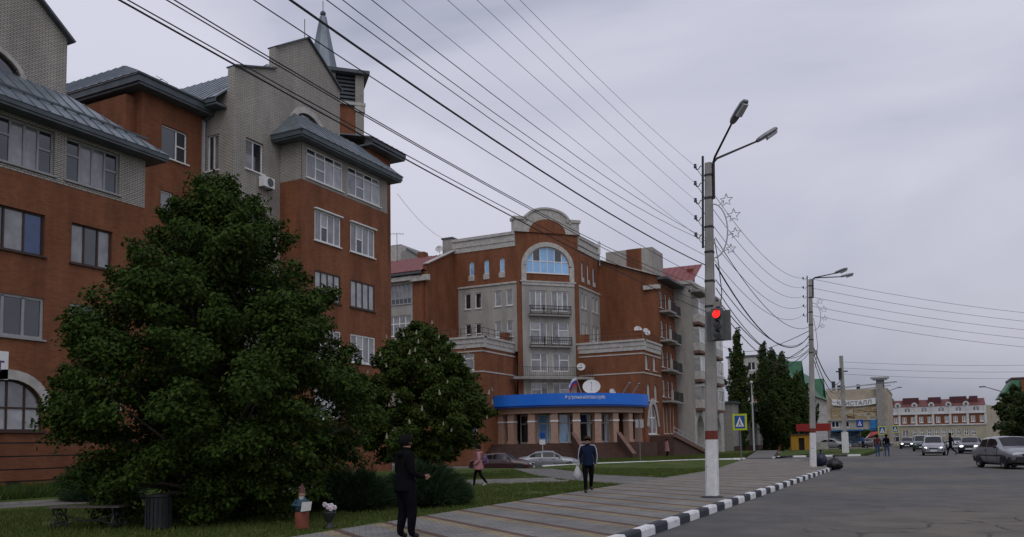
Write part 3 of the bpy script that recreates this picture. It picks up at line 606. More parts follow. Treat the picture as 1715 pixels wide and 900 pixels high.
# --- right upper face (towards the street)
oR = (-30.85, 77.55); ru = [(.5, 1.15), (1.5, 2.15), (3.6, 4.25), (4.75, 5.4)]
wall(TB, oR, YU, 5.95, 17.3, 20.95, [(.9, 1.4, 18.3, 19.95, 19.7), (2.5, 3.0, 18.3, 19.95, 19.7), (4.1, 4.6, 18.3, 19.95, 19.7)])
wall(TB, oR, YU, 5.9, 10.5, 17.3, [(a, b, z, z + 1.6) for a, b in ru for z in (12.0, 15.1)], 'pale_brick', n=.03)
for a, b in ru:
    for z in (12.0, 15.1): window(TB, oR, YU, a, b, z, z + 1.6, 1, 'white_frame', ('pane_curtain',), fw=.09, n=.03)
for a in (.9, 2.5, 4.1):
    window(TB, oR, YU, a, a + .5, 18.3, 19.95, 1, 'white_frame', ('pane_blue',), fw=.08, spring=19.7, sill=False)
    mb = MB(); fbox(mb, oR, YU, a - .06, a + .56, 0.002, .08, 17.8, 18.28); mb.build('sill_block', 'trim', TB)
mb = MB(); fbox(mb, oR, YU, 0, 5.9, .031, .16, 17.15, 17.32); mb.build('string_course', 'trim', TB)
for z0, z1, p in ((20.95, 21.45, .06), (21.46, 22.1, .12), (22.11, 22.4, .24)):
    mb = MB(); fbox(mb, oR, YU, .1, 6.0, -.5, p, z0, z1); mb.build('cornice', 'trim', TB)
# --- canted centre
g0, g1 = .5, 6.1
cw = [(1.3, 3.1), (3.6, 5.4)]
rows = [(5.7, 7.45), (8.55, 10.4), (11.3, 13.5), (14.55, 16.6)]
wall(TB, (chO[0] + D * g0, chO[1] + D * g0), DU, g1 - g0, Z0, 17.55, [(a - g0, b - g0, z0, z1) for a, b in cw for z0, z1 in rows], 'pale_brick', n=.06)
for a, b in ((0, g0), (g1, chL)):
    wall(TB, (chO[0] + D * a, chO[1] + D * a), DU, b - a, Z0, 17.55)
aw0, aw1 = 1.0, 5.6
wall(TB, chO, DU, chL, 17.55, 22.4, [(aw0, aw1, 18.35, 21.05, 19.15)])
for i, (z0, z1) in enumerate(rows):
    for j, (a, b) in enumerate(cw):
        window(TB, chO, DU, a, b, z0, z1, (1.1, .9, 1) if i == 3 else ((1.3, .9) if j == 0 else (.9, 1.3)), 'white_frame', ('pane_curtain', 'pane_pale', 'pane_curtain') if i != 1 else ('pane_curtain',), bars=((0, .62),) if (i < 3 and j == 0) else (((1, .62),) if i < 3 else ()), fw=.1, n=.06, sill=False)
window(TB, chO, DU, aw0, aw1, 18.35, 21.05, 6, 'white_frame', ('pane_blue', 'pane_blue', 'pane_blue', 'pane_dark', 'pane_blue', 'pane_blue', 'pane_blue', 'pane_blue', 'pane_blue', 'pane_dark', 'pane_blue', 'pane_blue'), bars=((None, .45),), spring=19.15, fw=.09)
mb = MB(); outer = arch_pts(.5, 6.1, 19.0, 21.5, 10); inner = arch_pts(aw0, aw1, 19.15, 21.05, 10)
for p, q, r, s in zip(outer, outer[1:], inner[1:], inner):
    k = [p, q, r, s]; mb.hexa([fp(chO, DU, u, 0.0, z) for u, z in k], [fp(chO, DU, u, .1, z) for u, z in k])
fbox(mb, chO, DU, .5, 1.0, 0.0, .1, 17.55, 19.02); fbox(mb, chO, DU, 5.6, 6.1, 0.0, .1, 17.55, 19.02); mb.build('arch_surround', 'trim', TB)
mb = MB(); fbox(mb, chO, DU, .35, 6.25, .061, .2, 17.40, 17.54); fbox(mb, chO, DU, .5, 6.1, .061, .14, 17.1, 17.39); mb.build('string_course', 'trim', TB)
# pediment: shoulders and arched band over a brick lunette
ped = [(-.15, 22.4), (6.75, 22.4), (6.75, 23.9), (5.45, 23.9)] + [(u, z) for u, z in reversed(arch_pts(.95, 5.65, 23.35, 24.85, 8))][1:-1] + [(1.15, 23.9), (-.15, 23.9)]
mb = MB(); mb.hexa([fp(chO, DU, u, -.9, z) for u, z in ped], [fp(chO, DU, u, .12, z) for u, z in ped]); mb.build('pediment', 'trim', TB)
lun = [(1.35, 22.4)] + [(5.25, 22.4)] + [(u, z) for u, z in reversed(arch_pts(1.35, 5.25, 22.41, 23.8, 8))]
mb = MB(); mb.hexa([fp(chO, DU, u, .0, z) for u, z in lun], [fp(chO, DU, u, .15, z) for u, z in lun]); mb.build('lunette', 'red_brick', TB)
for a, b in ((-.28, 1.25), (5.35, 6.88)):
    mb = MB(); fbox(mb, chO, DU, a, b, -1.0, .24, 23.62, 23.92); mb.build('pediment_cap', 'trim', TB); mb = MB(); fbox(mb, chO, DU, a + .06, b - .06, .121, .19, 22.4, 22.62); mb.build('pediment_foot', 'trim', TB)
mb = MB(); oo = arch_pts(.78, 5.82, 23.5, 25.0, 10); ii = arch_pts(.95, 5.65, 23.4, 24.8, 10)
for p, q, r, s in zip(oo, oo[1:], ii[1:], ii): k = [p, q, r, s]; mb.hexa([fp(chO, DU, u, -.95, z) for u, z in k], [fp(chO, DU, u, .24, z) for u, z in k])
mb.build('pediment_coping', 'trim', TB)
# balconies of the centre: grille fronts; the lowest is a slab with a light rail
for z0, z1 in ((14.1, 15.05), (11.02, 11.95)):
    sl = MB(); fbox(sl, chO, DU, 1.15, 5.55, .061, .55, z0 - .1, z0 + .02); bal = sl.build('balcony', 'concrete', TB)
    for zz in (z0 + .12, z1 - .04, (z0 + z1) / 2 + .12):
        mb = MB(); fbox(mb, chO, DU, 1.18, 5.52, .47, .53, zz - .03, zz + .03); mb.build('rail', 'iron', bal)
    mb = MB()
    for k in range(23): fbox(mb, chO, DU, 1.2 + k * .195, 1.225 + k * .195, .48, .505, z0 + .03, z1 - .07)
    for u in (1.18, 2.6, 3.35, 4.1, 5.46): fbox(mb, chO, DU, u, u + .06, .46, .54, z0 + .03, z1 + .02)
    for u in (1.18, 5.46): fbox(mb, chO, DU, u, u + .05, .07, .46, z1 - .07, z1 - .02); fbox(mb, chO, DU, u, u + .05, .07, .46, z0 + .08, z0 + .13)
    mb.build('balusters', 'iron', bal)
sl = MB(); fbox(sl, chO, DU, -.9, 7.5, .061, 1.25, 7.72, 7.95); bal = sl.build('balcony', 'concrete', TB)
mb = MB(); fbox(mb, chO, DU, -.85, 7.45, 1.17, 1.21, 8.86, 8.9); fbox(mb, chO, DU, -.85, 7.45, 1.17, 1.2, 8.05, 8.08); mb.build('rail', 'iron', bal)
mb = MB()
for k in range(43): fbox(mb, chO, DU, -.84 + k * .195, -.82 + k * .195, 1.175, 1.2, 8.08, 8.86)
mb.build('balusters', 'iron', bal)
# --- wings above the terraces
# left wing: blind brick end with sloping verge, red steel roof
wall(TB, (-42.6, 67.7), YU, 5.2, Z0, 18.4, [], top=[(0, 18.4), (5.2, 18.4), (5.2, 21.25), (0, 18.95)])
mb = MB(); mb.bar((-42.62, 67.5, 18.97), (-42.62, 73.0, 21.36), .5, .1, up=(0, -.4, .9)); mb.build('verge', 'trim', TB)
ow = (-52.0, 67.7); wall(TB, ow, XU, 7.75, Z0, 18.3, [(4.75, 7.6, 15.3, 17.25), (4.75, 7.6, 12.2, 14.2)], 'pale_brick')
window(TB, ow, XU, 4.75, 7.6, 15.3, 17.25, 6, 'grey_frame', ('pane_dark', 'pane_curtain'), bars=((None, .3),), fw=.08)
window(TB, ow, XU, 4.75, 7.6, 12.2, 14.2, 4, 'white_frame', ('pane_curtain',), bars=((None, .6),), fw=.09)
wall(TB, (-44.25, 67.7), XU, 1.65, Z0, 18.3)
part(TB, 'eaves', 'trim', (-52, -44.0, 67.25, 67.68, 17.5, 17.9), (-44.3, -42.2, 67.3, 67.68, 17.35, 17.9))
part(TB, 'gutter', 'fascia', (-52, -42.9, 67.05, 67.24, 18.02, 18.3))
roof_slope(TB, [(-52, 67.0, 18.32), (-42.85, 67.0, 18.32), (-42.85, 73.0, 21.1), (-52, 73.0, 21.1)], mat='red_roof', step=.6)
roof_slope(TB, [(-42.85, 79.5, 18.3), (-52, 79.5, 18.3), (-52, 73.05, 21.1), (-42.85, 73.05, 21.1)], mat='red_roof', seams=False)
mb = MB(); mb.tube([(-43.0, 67.15, 18.15), (-43.0, 67.3, 17.8), (-42.9, 67.6, 17.5), (-42.85, 67.62, 1)], .06); mb.build('downpipe', 'maroon_paint', TB)
part(TB, 'chimney', 'pale_brick', (-44.1, -42.95, 73.2, 74.3, 19.5, 22.7)); part(TB, 'chimney_cap', 'fascia', (-44.2, -42.85, 73.1, 74.4, 22.7, 22.85))
part(TB, 'chimney', 'red_brick', (-47.3, -46.5, 73.4, 74.2, 20.8, 21.8))
# right wing
wall(TB, (-30.85, 83.5), XU, 6.45, Z0, 18.3, [], top=[(0, 18.3), (6.45, 18.3), (6.45, 18.55), (0, 20.95)])
mb = MB(); mb.bar((-30.85, 83.48, 21.05), (-24.2, 83.48, 18.62), .5, .1, up=(.34, 0, .94)); mb.build('verge', 'trim', TB)
part(TB, 'corbel', 'trim', (-25.9, -24.1, 83.2, 83.49, 17.25, 17.7))
part(TB, 'stair_block', 'pale_brick', (-30.4, -25.2, 84.6, 88.5, 17, 22.0)); part(TB, 'stair_block_band', 'red_brick', (-28.05, -26.4, 84.57, 84.63, 17, 22.02))
roof_slope(TB, [(-23.9, 83.6, 18.5), (-23.9, 89.5, 18.5), (-30.8, 89.5, 21.0), (-30.8, 83.6, 21.0)], seams=False, mat='red_roof')
oS = (-24.4, 83.52)
sw = [(z, a, b) for z in (6.1, 9.2, 12.3, 15.4) for a, b in ((.5, 1.5), (2.5, 3.2), (4.0, 4.7))]
wall(TB, oS, YU, 5.98, Z0, 18.2, [(a, b, z, z + 1.7) for z, a, b in sw] + [(.6, 1.1, 2.3, 5.0), (1.7, 2.2, 2.3, 5.0), (3.1, 3.6, 2.3, 5.0), (4.3, 4.8, 2.3, 5.0)])
for z, a, b in sw: window(TB, oS, YU, a, b, z, z + 1.7, 1, 'white_frame', ('pane_curtain',), fw=.1)
for a in (.6, 1.7, 3.1, 4.3): window(TB, oS, YU, a, a + .5, 2.3, 5.0, 1, 'white_frame', ('pane_dark',), fw=.09)
for z in (5.6, 8.8, 11.9, 14.95):
    b = part(TB, 'balcony', 'concrete', (-24.38, -23.3, 83.75, 86.4, z - .12, z + .08))
    part(b, 'post', 'pale_brick', (-23.42, -23.31, 83.75, 84.3, z + .09, z + 1.1)); part(b, 'rail', 'iron', (-23.4, -23.34, 84.31, 86.4, z + 1.03, z + 1.09), (-24.37, -23.43, 83.77, 83.81, z + 1.03, z + 1.09))
    mb = MB()
    for k in range(11): mb.box(-23.39, -23.36, 84.4 + k * .19, 84.42 + k * .19, z + .09, z + 1.02)
    mb.build('balusters', 'iron', b)
    b2 = part(TB, 'balcony', 'concrete', (-24.38, -23.6, 86.9, 89.3, z - .12, z + .05)); part(b2, 'panel', 'iron', (-23.68, -23.62, 86.95, 89.25, z + .1, z + 1.05))
part(TB, 'eaves', 'fascia', (-24.38, -23.2, 83.2, 89.6, 18.2, 18.45))
# --- terraces (three storeys)
def terrace(O, U, Ln, ops=(), wins=()):
    wall(TB, O, U, Ln, Z0, 10.35, ops)
    for z0, z1, p in ((10.35, 10.75, .08), (10.76, 11.2, .14), (11.21, 11.4, .26)):
        mb = MB(); fbox(mb, O, U, -.02 if U == XU else .0, Ln + (.26 if U == XU else 0), -.35, p, z0, z1); mb.build('cornice', 'trim', TB)
    for z in (10.02, 8.15):
        mb = MB(); fbox(mb, O, U, 0, Ln + (.05 if U == XU else 0), .002, .05, z - .06, z + .06); mb.build('string_course', 'trim', TB)
terrace((-44, 66.6), XU, 8.0, [(5.3, 7.1, 8.3, 9.85), (5.3, 7.1, 5.2, 6.8), (5.6, 7.3, 2.4, 3.8)])
for z0, z1, a, b in ((8.3, 9.85, 5.3, 7.1), (5.2, 6.8, 5.3, 7.1), (2.4, 3.8, 5.6, 7.3)): window(TB, (-44, 66.6), XU, a, b, z0, z1, (1, 1.6), 'white_frame', ('pane_curtain', 'pane_curtain') if z0 > 3 else ('pane_dark',), bars=((1, .7),), fw=.1)
terrace((-36.0, 66.62), YU, 6.7)
terrace((-31.4, 77.5), XU, 7.05)
tw = [(.75, 1.65, 8.55, 10.2 - .3), (3.3, 4.2, 8.55, 9.9), (1.1, 2.0, 5.5, 7.1), (3.5, 4.4, 5.5, 7.1)]
terrace((-24.35, 77.52), YU, 5.96, tw + [(1.1, 4.3, 2.2, 5.2, 3.0, True)])
for a, b, z0, z1 in tw: window(TB, (-24.35, 77.52), YU, a, b, z0, z1, 2, 'white_frame', ('pane_curtain',), fw=.09)
window(TB, (-24.35, 77.52), YU, 1.1, 4.3, 2.2, 5.2, 2, 'white_frame', ('pane_curtain', 'pane_curtain', 'pane_pale'), bars=((0, .55), (1, .55)), fw=.14, spring=3.0, gothic=True)
mb = MB(); outer = arch_pts(.7, 4.7, 3.0, 5.75, 8, True); inner = arch_pts(1.1, 4.3, 3.0, 5.2, 8, True)
for p, q, r, s in zip(outer, outer[1:], inner[1:], inner): k = [p, q, r, s]; mb.hexa([fp((-24.35, 77.52), YU, u, 0, z) for u, z in k], [fp((-24.35, 77.52), YU, u, .09, z) for u, z in k])
mb.build('arch_surround', 'trim', TB)
part(TB, 'terrace_deck', 'concrete', (-43.9, -36.3, 66.9, 72.85, 10.4, 10.5)); part(TB, 'terrace_deck', 'concrete', (-30.8, -24.7, 77.8, 83.4, 10.4, 10.5))
for x, y in ((-39.5, 66.75), (-36.45, 71.9), (-30.4, 77.65), (-24.75, 77.65)): part(TB, 'terrace_pier', 'red_brick', (x - .45, x + .3, y, y + .6, 11.405, 12.3))
for a, b in (((-43.9, 66.75), (-36.1, 66.75)), ((-36.1, 66.75), (-36.1, 72.7)), ((-30.3, 77.65), (-24.5, 77.65)), ((-24.5, 77.65), (-24.5, 83.4))):
    mb = MB(); a, b = Vector((*a, 0)), Vector((*b, 0)); n_ = int((b - a).length / 1.1)
    for z in (11.75, 12.2): mb.bar(a + Vector((0, 0, z)), b + Vector((0, 0, z)), .035)
    for k in range(n_ + 1): p = a.lerp(b, k / n_); mb.bar(p + Vector((0, 0, 11.41)), p + Vector((0, 0, 12.2)), .035)
    mb.build('terrace_rail', 'iron', TB)
part(TB, 'core', 'red_brick', (-52, -42.8, 72.6, 79.4, Z0, 18.2), (-42.5, -35.9, 73.4, 84, Z0, 20.9), (-35.9, -31.2, 78.0, 88, Z0, 20.9), (-31.1, -24.8, 83.8, 89.4, Z0, 18.0))
# --- entrance: plinth, curved colonnade, blue canopy
ec = (-33.2, 77.5); RO = 9.3
def ring(a): return (ec[0] + math.cos(a), ec[1] + math.sin(a))
aL = math.atan2(-8.87, -2.8); aR = 0.0; A0, A1 = aL, aR          # from the left terrace round to the right one
def arcband(mb, r0, r1, z0, z1, n=28, a0=A0, a1=A1):
    """solid curved band"""
    for k in range(n):
        t, s = a0 + (a1 - a0) * k / n, a0 + (a1 - a0) * (k + 1) / n
        q = [(ec[0] + r * math.cos(v), ec[1] + r * math.sin(v)) for r, v in ((r0, t), (r1, t), (r1, s), (r0, s))]
        mb.prism(q, z0, z1)
    return mb
mb = MB(); A = [A0 + (A1 - A0) * k / 30 for k in range(31)]
mb.prism([ring_ for ring_ in [(ec[0] + (RO + .7) * math.cos(a), ec[1] + (RO + .7) * math.sin(a)) for a in A]] + [(-30.9, 77.45), (-35.9, 72.6)], Z0, 1.5); mb.build('plinth', 'stone_brown', TB)
for k, (r, z) in enumerate(((RO + 1.1, 1.2), (RO + 1.5, .9), (RO + 1.9, .6), (RO + 2.3, .3))):
    mb = arcband(MB(), RO + .1, r, Z0 + .001 * k, z, 26, A0 + .02, A0 + (A1 - A0) * .60); mb.build('step', 'stone_brown', TB)
cb = arcband(MB(), RO - .9, RO, 4.95, 5.98, 30).build('canopy', 'canopy_blue', TB, smooth=False)
arcband(MB(), RO - 1, RO - .07, 4.78, 4.949, 30).build('canopy_lip', 'canopy_edge', cb)
mb = MB(); mb.prism([(ec[0] + (RO - .3) * math.cos(a), ec[1] + (RO - .3) * math.sin(a)) for a in A] + [(-31, 77.4), (-35.8, 72.7)], 5.6, 5.8); mb.build('canopy_roof', 'concrete', cb)
arcband(MB(), RO - 1.6, RO - .55, 4.25, 4.775, 30).build('beam', 'stone_tan', TB)
def col_angle(px, rad=8.25):
    """ring angle whose column stands at a given bearing from the pavement opposite"""
    th = YAW - math.atan((px - 857.5) / FPX) + .004; best = None
    for k in range(400):
        a = A0 + (A1 - A0) * k / 399; x, y = ec[0] + rad * math.cos(a), ec[1] + rad * math.sin(a)
        d = abs(math.atan2(-x, y) - th)
        if best is None or d < best[0]: best = (d, a)
    return best[1]
tm = text_mesh('Федеральная налоговая служба', .46, .012)
xs = [v.co.x for v in tm.vertices]; wd = max(xs) - min(xs)
at_mid = col_angle(986, 9.3)                        # where the words stand on the canopy
for v in tm.vertices:
    a = at_mid + (v.co.x - min(xs) - wd / 2) / RO * (3.75 / wd); rr = RO + .012 + v.co.z
    v.co = (ec[0] + rr * math.cos(a), ec[1] + rr * math.sin(a), 5.46 + v.co.y)
link('lettering', tm, 'lettering', cb)
cols = [col_angle(p) for p in (838, 862, 896, 933, 969, 1003, 1032, 1056, 1076)]
for a in cols:
    c, s = math.cos(a), math.sin(a); mb = MB(); x, y = ec[0] + 8.25 * c, ec[1] + 8.25 * s
    def sq(r, z0, z1): mb.prism([(x + c * i * r - s * j * r, y + s * i * r + c * j * r) for i, j in ((-1, -1), (1, -1), (1, 1), (-1, 1))], z0, z1)
    sq(.32, 1.5, 4.25); co = mb.build('column', 'stone_tan', TB); mb = MB(); sq(.37, 3.45, 3.58); mb.build('collar', 'lettering', co); mb = MB(); sq(.38, 1.5, 1.75); mb.build('base', 'stone_tan', co)
# glazed shop-front behind the columns
def frontpanel(a0, a1, pm, kind):
    r = RO - 2.8; p = Vector((ec[0] + r * math.cos(a0), ec[1] + r * math.sin(a0))); q = Vector((ec[0] + r * math.cos(a1), ec[1] + r * math.sin(a1))); u = (q - p).normalized()
    window(TB, (p.x, p.y), (u.x, u.y), 0.02, (q - p).length - .02, 1.52, 4.2, 2 if kind else 1, 'white_frame', pm, sill=False, bars=((None, .68),), fw=.11, rec=0, name='shopfront')
na = 11
for k in range(na):
    t0 = A0 + .10 + (A1 - A0 - .25) * k / na; t1 = A0 + .10 + (A1 - A0 - .25) * (k + 1) / na
    frontpanel(t0, t1, {2: ('pane_blue',), 3: ('pane_blue',), 4: ('pane_blue', 'pane_blue', 'pane_dark', 'pane_dark'), 6: ('pane_dark', 'pane_bluecurtain', 'pane_curtain')}.get(k, ('pane_dark', 'pane_dark', 'pane_dark', 'pane_curtain')), k % 2)
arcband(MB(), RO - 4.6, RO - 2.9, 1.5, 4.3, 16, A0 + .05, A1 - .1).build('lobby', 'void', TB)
arcband(MB(), RO - 3.2, RO - 1.61, 4.26, 4.5, 20).build('soffit', 'stone_tan', TB)
# stair to the entrance with sloping cheek walls
sa = R(-48); sd = Vector((math.cos(sa), math.sin(sa), 0)); sn = Vector((-sd.y, sd.x, 0)); s0 = Vector((*ec, 0)) + sd * (RO + .65)
st = MB()
for k in range(9):
    p = s0 + sd * (k * .33); q = s0 + sd * (k * .33 + .33); z = 1.5 - (k + 1) * .165
    st.hexa([p - sn * 2, q - sn * 2, q + sn * 2, p + sn * 2], [Vector((*v[:2], z)) for v in (p - sn * 2, q - sn * 2, q + sn * 2, p + sn * 2)])
for v in range(len(st.v)):
    x, y, z = st.v[v]
    if z == 0: st.v[v] = (x, y, Z0)
st.build('stair', 'stone_brown', TB)
for sgn in (-1, 1):
    a = s0 + sn * 2.15 * sgn; b = a + sd * 3.4; mb = MB(); o_ = sn * .16
    mb.hexa([a - o_ + Vector((0, 0, Z0)), b - o_ + Vector((0, 0, Z0)), b - o_ + Vector((0, 0, .45)), a - o_ + Vector((0, 0, 2.35))], [a + o_ + Vector((0, 0, Z0)), b + o_ + Vector((0, 0, Z0)), b + o_ + Vector((0, 0, .45)), a + o_ + Vector((0, 0, 2.35))])
    mb.build('cheek_wall', 'stone_brown', TB)
    mb = MB(); mb.bar(a + Vector((0, 0, 2.39)), b + Vector((0, 0, .49)), .38, .07); mb.build('cheek_coping', 'stone_coping', TB)
# ramp with rails along the street side
mb = MB(); mb.hexa([(-24.2, 79, Z0), (-22.0, 79, Z0), (-22.0, 91.5, Z0), (-22.6, 91.5, Z0)], [(-24.2, 79, 2.0), (-22.0, 79, 2.0), (-22.0, 91.5, .1), (-22.6, 91.5, .1)]); rp_ = mb.build('ramp', 'stone_brown', TB)
mb = MB(); mb.hexa([(-22.0, 78.8, 1.9), (-21.8, 78.8, 1.9), (-21.8, 91.6, .05), (-22.0, 91.6, .05)], [(-22.0, 78.8, 2.3), (-21.8, 78.8, 2.3), (-21.8, 91.6, .4), (-22.0, 91.6, .4)]); mb.build('kerb_edge', 'stone_coping', rp_)
mb = MB()
for dz in (.55, .95): mb.bar((-21.9, 78.8, 1.9 + dz), (-21.9, 91.6, .05 + dz), .06)
for k in range(9): t = k / 8; mb.bar((-21.9, 78.8 + 12.8 * t, 2.2 - 1.85 * t), (-21.9, 78.8 + 12.8 * t, 2.85 - 1.85 * t), .05)
mb.build('handrail', 'light_metal', rp_)
# things mounted on the building
def on_canopy(px, r=8.2): a = col_angle(px, r); return (ec[0] + r * math.cos(a), ec[1] + r * math.sin(a), 5.8)
def dish(label, p, r, az, el=25, group=None):
    t = thing('satellite_dish', label, 'satellite dish', p, R(az), group); mb = MB(); prof = [(r * k / 6, -.22 * r * (k / 6) ** 2) for k in range(7)]
    e_ = R(el); mb.lathe(prof, n=20)
    Mx = Matrix.Translation((0, .3, r * .9)) @ Matrix.Rotation(R(90) - e_ + math.pi, 4, 'X')
    mb.v = [tuple(Mx @ Vector(v)) for v in mb.v]; mb.build('reflector', 'dish_white', t, smooth=True)
    MB().tube([(0, .45, 0), (0, .45, r * .9), (0, .36, r * .95)], .035).build('mast', 'grey_metal', t)
    c = Mx @ Vector((0, 0, -r * .9)); MB().tube([(0, .25, .12 * r), tuple(c)], .015).ball(tuple(c), .06, 8).build('feed_arm', 'grey_metal', t)
    return t
dish('large white satellite dish standing on the blue canopy beside the flag', on_canopy(996), .82, 20, 35)
dish('small satellite dish on the canopy right of the large dish', on_canopy(1034), .36, 60, 20)
dish('grey satellite dish on the pale centre wall above the canopy', (-30.25, 76.2, 8.55), .42, 20, 25)
dish('left of two satellite dishes on the right-hand terrace corner', (-24.9, 78.3, 12.05), .42, 40, 25)
dish('right of two satellite dishes on the right-hand terrace corner', (-24.7, 80.6, 12.1), .42, 55, 25)
dish('small satellite dish on the chimney above the red roof', (-44.2, 72.6, 21.3), .4, 20, 20)
dish('lower satellite dish in front of the chimney on the red roof', (-43.9, 72.3, 20.3), .42, 15, 25)
for nm, lab, p in (('floodlight_bracket', 'thin bracket arm leaning on the canopy between the dishes', on_canopy(1046)), ('floodlight_bracket', 'rightmost bracket arm leaning on the canopy near its corner', on_canopy(1062))):
    t = thing(nm, lab, 'bracket', p); MB().tube([(0, 0, 0), (.55, .6, 1.15)], .035).build('arm', 'grey_metal', t); MB().ball((.6, .65, 1.2), .14, 8, 1, 1, .8).build('lamp_head', 'grey_metal', t)
fl = thing('flag', 'white, blue and red flag on a leaning staff above the canopy', 'flag', on_canopy(980)); MB().tube([(0, 0, 0), (-.45, -.35, 1.75)], .025).build('staff', 'light_metal', fl)
pmat('flag_white', (.7, .7, .7), .8, 0); pmat('flag_blue', (.02, .06, .3), .8, 0); pmat('flag_red', (.45, .03, .03), .8, 0)
for k, mname in enumerate(('flag_white', 'flag_blue', 'flag_red')):
    mb = MB(); n_ = 8
    for i in range(n_):
        q = []
        for s, j in ((i, k), (i + 1, k), (i + 1, k + 1), (i, k + 1)):
            u = s / n_; q.append((-.43 - u * .75 + .03 * j, -.33 + .10 * math.sin(u * 9) * u, 1.65 - j * .24 - u * u * .75))
        mb.hexa(q, [(x, y + .006, z) for x, y, z in q])
    mb.build('stripe', mname, fl, weld=True)
def antenna(label, p, h, az=30, bars=5, span=.5):
    t = thing('television_antenna', label, 'antenna', p, R(az)); MB().tube([(0, 0, 0), (0, 0, h)], .03, 6).build('mast', 'iron', t); MB().tube([(-.7, 0, h - .1), (.7, 0, h - .1)], .02, 6).build('boom', 'iron', t)
    mb = MB()
    for k in range(bars): x = -.65 + 1.3 * k / (bars - 1); mb.tube([(x, -span, h - .1), (x, span, h - .1)], .014, 5)
    mb.tube([(-.5, 0, h * .6), (.5, 0, h * .6)], .016, 5); mb.build('elements', 'iron', t); return t
antenna('television antenna standing on the red roof behind the brick building', (-49.2, 72.4, 20.6), 3.3)
antenna('small television antenna on the far end of the left steel roof', (-38.2, 32.0, 20.2), 2.2, 10)
mm = thing('cell_antenna', 'white panel antenna fixed to the parapet right of the arched gable', 'antenna', (-30.6, 83.2, 21.1)); MB().tube([(0, 0, -.8), (0, 0, 1.9)], .05).build('mast', 'light_metal', mm); MB().box(-.14, .14, -.14, .0, .5, 1.75).build('panel', 'white_frame', mm)
acx = thing('air_conditioner', 'white air conditioner on the wall left of the entrance columns', 'air conditioner', (-35.9, 70.3, 3.2)); MB().box(.0, .35, -.45, .45, 0, .7).build('casing', 'white_frame', acx); MB().lathe([(0, .355), (.24, .355), (.26, .35)], (0, .1, .35), 18, 'x').build('fan_grille', 'fascia', acx)
# ---------------------------------------------------------------- pale apartment block beyond the office
GB = thing('apartment_building', 'pale brick apartment block with arcade and red roof beyond the blue canopy', 'building', (-25, 96, 0), absolute=True)
XS = -22.6
wall(GB, (-26, 89.7), XU, 3.4, Z0, 18.6, [], 'pale_brick')
gcol = [(.6, 3.6), (8.6, 11.8)]
zr = [5.2, 8.35, 11.5, 14.65]
wall(GB, (XS, 89.72), YU, 14.3, 4.9, 18.6, [(a, b, z, z + 2.3) for a, b in gcol for z in zr] + [(5.6, 7.0, z + .3, z + 2.0) for z in zr], 'pale_brick')
wall(GB, (XS, 89.72), YU, 14.3, Z0, 4.9, [(1.0, 4.2, Z0 + .01, 4.3, 2.7), (8.8, 12.6, Z0 + .01, 4.3, 2.6)], 'trim', depth=1.2)
part(GB, 'arcade_back', 'concrete', (XS - 1.5, XS - 1.25, 90.2, 103.5, Z0, 4.6))
for a, b in gcol:
    for i, z in enumerate(zr):
        bl = part(GB, 'balcony', 'trim', (XS + .01, XS + .75, 89.72 + a, 89.72 + b, z - .15, z + .75)); part(bl, 'band', 'stone_coping', (XS + .02, XS + .77, 89.72 + a - .01, 89.72 + b + .01, z - .45, z - .16))
        if i != 0 or a > 5: window(GB, (XS + .75, 89.72), YU, a, b, z + .76, z + 2.2, 4, 'white_frame', ('pane_pale', 'pane_curtain', 'pane_dark', 'pane_pale'), bars=(), fw=.1, rec=.02, sill=False)
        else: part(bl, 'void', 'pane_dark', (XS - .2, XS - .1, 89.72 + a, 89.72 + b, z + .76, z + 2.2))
        part(bl, 'side', 'pane_pale', (XS + .01, XS + .72, 89.72 + a + .005, 89.72 + a + .06, z + .76, z + 2.2)); part(bl, 'top', 'trim', (XS + .01, XS + .76, 89.72 + a, 89.72 + b, z + 2.2, z + 2.4))
for z in zr: window(GB, (XS, 89.72), YU, 5.6, 7.0, z + .3, z + 2.0, 2, 'white_frame', ('pane_dark', 'pane_curtain'), fw=.1)
part(GB, 'parapet', 'trim', (-26, XS + .2, 89.5, 104.1, 18.6, 19.0)); part(GB, 'canopy_slab', 'concrete', (XS - .2, XS + 1.2, 89.7, 94.2, 17.7, 17.95))
part(GB, 'gable', 'pale_brick', (-30, -23.3, 92.6, 103.8, 18.4, 19.4)); part(GB, 'chimney', 'maroon_paint', (-24.2, -23.6, 95, 96, 19.4, 21.4))
roof_slope(GB, [(-30.5, 92.0, 19.25), (-22.9, 92.0, 19.25), (-22.9, 97.0, 22.2), (-30.5, 97.0, 22.2)], mat='red_roof', step=.7)
part(GB, 'core', 'pale_brick', (-36, XS - 1.6, 90.2, 104, Z0, 18.4)); part(GB, 'end_wall', 'pale_brick', (-36, XS - .02, 104, 104.15, Z0, 18.6))
# ---------------------------------------------------------------- parapets seen over the red roof
HB = thing('rear_building', 'pale gabled building whose top shows over the red roof at left', 'building', (-58, 88, 0), absolute=True)
part(HB, 'wall', 'trim', (-62, -57.9, 86, 92, 0, 26.6)); mb = MB(); mb.hexa([(-57.88, 86, 0), (-53.5, 86, 0), (-53.5, 86, 23.6), (-57.0, 86, 25.9), (-57.88, 86, 25.4)], [(-57.88, 92, 0), (-53.5, 92, 0), (-53.5, 92, 23.6), (-57.0, 92, 25.9), (-57.88, 92, 25.4)]); mb.build('gable', 'concrete', HB)
mb = MB(); mb.bar((-57, 89, 25.98), (-53.3, 89, 23.62), 6.3, .12, up=(.5, 0, .8)); mb.build('roof', 'fascia', HB)
